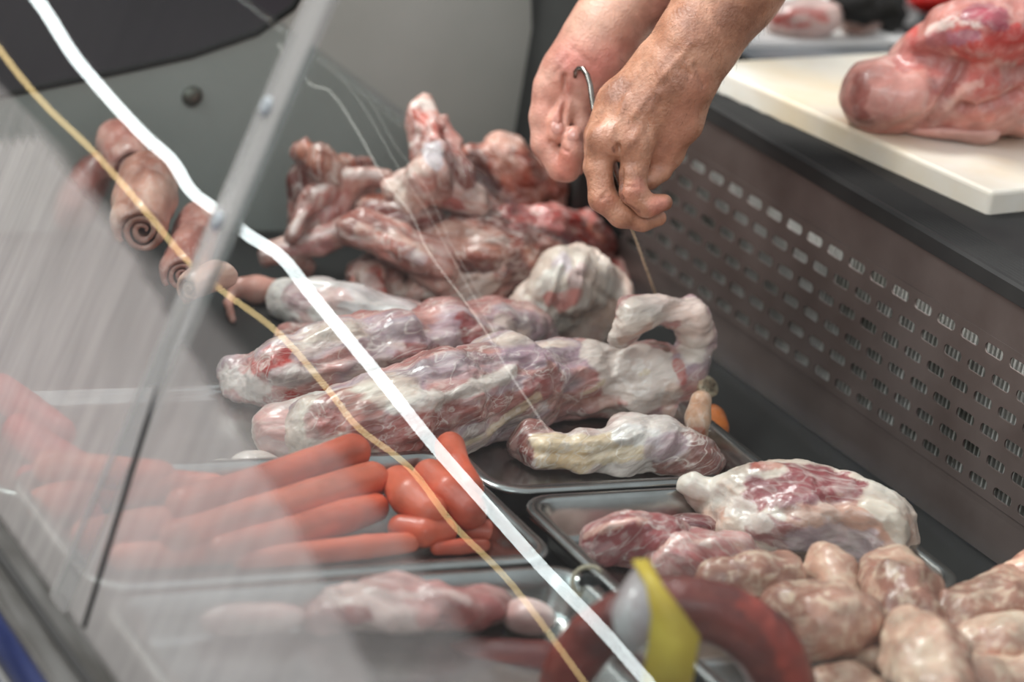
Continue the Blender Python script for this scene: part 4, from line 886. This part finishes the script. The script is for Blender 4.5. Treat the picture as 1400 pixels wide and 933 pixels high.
# far (left) arm, palm side half seen
far = []
far += HC([(1010, -170, 74, .05), (945, -105, 70, .03), (880, -30, 60, .01), (828, 40, 48, 0), (805, 72, 44, 0)], F1, KP)
far += HC([(805, 72, 42), (775, 100, 34), (757, 122, 26)], F1, KP)
far += HC([(820, 80, 38), (800, 125, 34, .005), (790, 160, 26, .008)], F1, KP)
far += HC([(830, 75, 34, .01), (825, 130, 28, .012), (815, 175, 20, .012)], F1, KP)
# index: down the left side, folded back up to its nail
far += HC([(752, 118, 23), (744, 160, 20), (744, 196, 18)], F1, KF)
far += HC([(744, 196, 18), (766, 230, 17.5, -.004), (776, 232, 16.5, -.008)], F1, KF)
far += HC([(776, 232, 17.5, -.008), (783, 207, 17, -.013), (784, 186, 13.5, -.015)], F1, .0025)
# thumb tip beside it
far += HC([(785, 110, 16, -.004), (775, 145, 15, -.008), (763, 168, 14, -.010), (760, 184, 13, -.010)], F1, .003)
# middle finger beside the hook
far += HC([(778, 108, 17, -.002), (790, 142, 15, -.006), (797, 172, 14, -.004), (798, 205, 14, .0), (788, 228, 13, .006)], F1, .003)
# ring and little finger behind
far += HC([(760, 125, 18, .018), (752, 170, 16, .020), (756, 205, 15, .020), (778, 232, 14, .016), (792, 222, 12, .012)], F1, .003)
far += HC([(775, 120, 17, .032), (768, 165, 14, .036), (772, 200, 13, .036), (790, 218, 12, .030), (798, 205, 10, .026)], F1, .003)
SKIN = meat_mat('skin', rough=.42, bump=.4, bscale=420, sss=.18, coat=.06, mott=.12, mscale=240, white=(226, 178, 150), lo=.86, hi=1.08)
pal = [(-.6, (168, 112, 88)), (0, (190, 132, 106)), (.6, (208, 154, 128))]
def arm_mesh():
    out = []
    for prims, pl, sd, stk, bmp in (
        (near, [(-.6, (144, 98, 76)), (0, (168, 118, 92)), (.6, (188, 140, 114))], 300,
         (([(900, 280), (910, 276)], 13, (200, 132, 116), .6), ([(880, 250)], 12, (180, 112, 98), .5), ([(960, 120), (930, 190), (905, 225)], 26, (200, 140, 116), .5), ([(900, 298)], 11, (178, 110, 94), .5), ([(830, 205), (825, 260)], 14, (196, 142, 116), .5), ([(826, 285), (862, 268)], 14, (176, 112, 92), .5), ([(842, 208), (842, 245), (846, 275), (870, 295)], 3, (110, 66, 52), .8)),  # last stroke puts the shade of the finger gap into the skin colour
         (([(842, 205), (842, 250), (847, 278)], 3.5, -.0045), ([(955, 95), (968, 120)], 4, -.0018), ([(948, 105), (930, 100)], 4, -.0012), ([(850, 130), (835, 180)], 6, .0012), ([(895, 130), (870, 185)], 6, .0014), ([(882, 165), (895, 210)], 5, -.0010),
          ([(818, 268), (836, 262)], 2.5, -.0008), ([(852, 252), (872, 250)], 2.5, -.0008), ([(815, 275), (835, 270)], 2.5, -.0008), ([(940, 60), (900, 110), (860, 160)], 5, .0010))),
        (far, [(-.6, (172, 118, 102)), (0, (192, 138, 121)), (.6, (206, 158, 140))], 320,
         (([(790, 80), (820, 90)], 40, (216, 136, 124), .6), ([(760, 130), (745, 180)], 22, (206, 136, 116), .5), ([(765, 225), (780, 235)], 20, (196, 116, 98), .5), ([(775, 120), (768, 165)], 8, (150, 78, 66), .5), ([(800, 20), (840, -10)], 50, (214, 178, 154), .5)),
         (([(768, 110), (772, 150), (768, 178)], 4, -.004), ([(750, 200), (770, 210)], 3, -.0015), ([(780, 70), (815, 95)], 5, -.001), ([(755, 105), (770, 75)], 5, -.0008)))):
        V, Fq = surf(prims, .004, .0013)
        N = vnormals(V, Fq); o = V.mean(0)
        V = V+N*(fbm(V, 60, 2, sd)*.0007)[:, None]
        for (pts, r, amp) in bmp:
            P3 = [front(V, *p) for p in pts]; rr = r*depth(P3[0])/FPX
            V = V+N*(amp*np.exp(-(polydist(V, P3)/rr)**2))[:, None]
        n = fbm(V, 55, 4, sd)*1.5; st = np.array([p[0] for p in pl]); cs = np.array([lin(p[1]) for p in pl])
        col = np.stack([np.interp(n, st, cs[:, i]) for i in range(3)], 1); wob = fbm(V, 60, 3, sd+9)
        for pts, r, rgb, stg in stk:
            P3 = [front(V, *p) for p in pts]; rr = r*depth(P3[0])/FPX
            m_ = stg*(1-sstep(.4, 1.3, polydist(V, P3)/rr+wob*.3)); col = col*(1-m_[:, None])+lin(rgb)*m_[:, None]
        out.append((V, Fq, col))
    V = np.concatenate([out[0][0], out[1][0]]); Fq = np.concatenate([out[0][1], out[1][1]+len(out[0][0])]); col = np.concatenate([out[0][2], out[1][2]])
    return V, Fq, col, out
V_, F_q, C_, OUT = arm_mesh()
pb = np.array([V_[:, 0].mean(), V_[:, 1].mean(), V_[:, 2].min()])
person = link('person', mesh_np('person', V_-pb, F_q, C_, V_), SKIN, None, tuple(pb))
tag(person, "bare forearms and hands of a person gripping a steel hook over the meat", 'person')
NAIL = solid('nail', (206, 152, 138), .2, coat=.6, sss=.1)
for (x, y, w_, h_, s_) in ((784, 180, 8.5, 9.5, 0), (760, 178, 8.5, 10, 0)):
    q = front(OUT[1][0], x, y, 5); s = depth(q)/FPX
    V, Fq = surf([('e', q+FW*.0011, np.array([RT*.97+UP*.2, UP*.97-RT*.2, FW]), (w_*s, h_*s, .0018))], .001, .0006)
    o = link('fingernail', mesh_np('fingernail', V-pb, Fq), NAIL, None); o.parent = person
# hair on the near forearm and the back of the hand
rg = np.random.RandomState(5); Vn = OUT[0][0]; Nn = vnormals(Vn, OUT[0][1])
xx, yy, ww = proj(Vn); okm = (yy < 175) & (Nn @ FW < .25) & (ww < N1+.01)
ids = rg.choice(np.where(okm)[0], 520, replace=False)
bm = bmesh.new(); ga = (D(880, 150, N1)-D(1000, -20, N1)); ga /= np.linalg.norm(ga)
for i in ids:
    p = Vn[i]; n_ = Nn[i]; d_ = ga*.8+n_*.35+rg.randn(3)*.35; d_ /= np.linalg.norm(d_); L_ = rg.uniform(.004, .009)
    sd_ = np.cross(d_, n_); sd_ /= np.linalg.norm(sd_)+1e-9; w_ = .00007
    p1 = p+d_*L_*.5+n_*.0006; p2 = p+d_*L_
    a, b, c, d, e = (bm.verts.new(v) for v in (p-sd_*w_, p+sd_*w_, p1+sd_*w_, p1-sd_*w_, p2)); bm.faces.new((a, b, c, d)); bm.faces.new((d, c, e))
    n2 = n_*w_; a2, b2, c2, d2 = (bm.verts.new(v) for v in (p-n2, p+n2, p1+n2, p1-n2)); bm.faces.new((a2, b2, c2, d2)); bm.faces.new((d2, c2, bm.verts.new(p2)))
for v in bm.verts: v.co.x -= pb[0]; v.co.y -= pb[1]; v.co.z -= pb[2]
me = bpy.data.meshes.new('arm_hair'); bm.to_mesh(me); bm.free(); ho = link('arm_hair', me, solid('dark_hair', (58, 40, 30), .6)); ho.parent = person; ho['kind'] = 'stuff'
# hook and twine
hk = [(786, 106, 2.312), (787, 98, 2.31), (791, 93.5, 2.307), (797, 94, 2.304), (803, 103, 2.300), (807, 117, 2.296), (809, 134, 2.292), (812, 152, 2.286), (820, 185, 2.276), (834, 230, 2.27), (846, 262, 2.266)]
tag(tube('meat_hook', M['chrome'], [D(*p) for p in hk], [.0014, .0019, .0021, .0022, .0022, .0022, .0022, .0022, .0022, .002, .0016], None, 12), 'curved steel hook held between the two hands', 'hook')
tw = [D(852, 285, 2.27), D(864, 314, 2.29), D(872, 335, 2.31), D(880, 358, 2.335), D(888, 380, 2.36), D(896, 402, 2.39), D(906, 436, 2.43)]
bm = bmesh.new(); tube_bm(bm, tw, .0011, 8)
nk = 60
for j in range(2):
    pts = []
    for i in range(nk+1):
        t = i/nk*(len(tw)-1); a = int(min(t, len(tw)-2)); p = tw[a]*(1-(t-a))+tw[a+1]*(t-a); ph = i*1.0+j*math.pi
        pts.append(p+RT*.0009*math.cos(ph)+FW*.0009*math.sin(ph))
    tube_bm(bm, pts, .0006, 6)
tag(done('twine', bm, M['string'], None, True), 'thin twisted twine running from the near hand down to the meat', 'string')
# ------------------------------------------------------------------ camera + light
cd = bpy.data.cameras.new('camera'); co = bpy.data.objects.new('camera', cd); COL.objects.link(co)
from mathutils import Matrix
m = Matrix.Identity(4)
for i in range(3): m[i][0] = RT[i]; m[i][1] = UP[i]; m[i][2] = -FW[i]; m[i][3] = CAM[i]
co.matrix_world = m
cd.sensor_width = 36; cd.sensor_fit = 'HORIZONTAL'; cd.lens = FPX*36/W
cd.clip_start = .05; cd.clip_end = 50
cd.dof.use_dof = True; cd.dof.focus_distance = 2.19; cd.dof.aperture_fstop = 3.3
SC.camera = co
wd = bpy.data.worlds.new('world'); SC.world = wd; wd.use_nodes = True
nt = wd.node_tree; bg = nt.nodes['Background']
tcw = nt.nodes.new('ShaderNodeTexCoord'); sx = nt.nodes.new('ShaderNodeSeparateXYZ'); nt.links.new(tcw.outputs['Generated'], sx.inputs[0])
cr = nt.nodes.new('ShaderNodeValToRGB'); nt.links.new(sx.outputs['Z'], cr.inputs[0])
cr.color_ramp.elements[0].color = (.30, .29, .28, 1); cr.color_ramp.elements[1].color = (.95, .97, 1, 1); cr.color_ramp.elements[1].position = .6
nt.links.new(cr.outputs[0], bg.inputs['Color']); bg.inputs['Strength'].default_value = .55
def area(name, loc, target, size, sy, power, colr):
    ld = bpy.data.lights.new(name, 'AREA'); ld.shape = 'RECTANGLE'; ld.size = size; ld.size_y = sy; ld.energy = power; ld.color = colr
    o = bpy.data.objects.new(name, ld); COL.objects.link(o); o.location = loc
    from mathutils import Vector
    o.rotation_euler = (Vector(target)-Vector(loc)).to_track_quat('-Z', 'Y').to_euler(); return o
area('ceiling_lamp', (-.55, .9, 1.9), (0, 0, 0), .9, .35, 30, (1, .98, .95))
area('market_daylight', (-1.9, .1, 1.7), (0, 0, 0), 1.5, 1.2, 20, (.95, .98, 1))
area('aisle_fill', (-1.5, -2.6, 1.9), (0, .1, 0), 1.6, 1.0, 16, (.97, .98, 1))  # fill light added behind the camera to brighten surfaces facing it
SC.view_settings.view_transform = 'Standard'; SC.view_settings.look = 'None'; SC.view_settings.gamma = 1
SC.view_settings.use_curve_mapping = False; SC.view_settings.exposure = 0.66
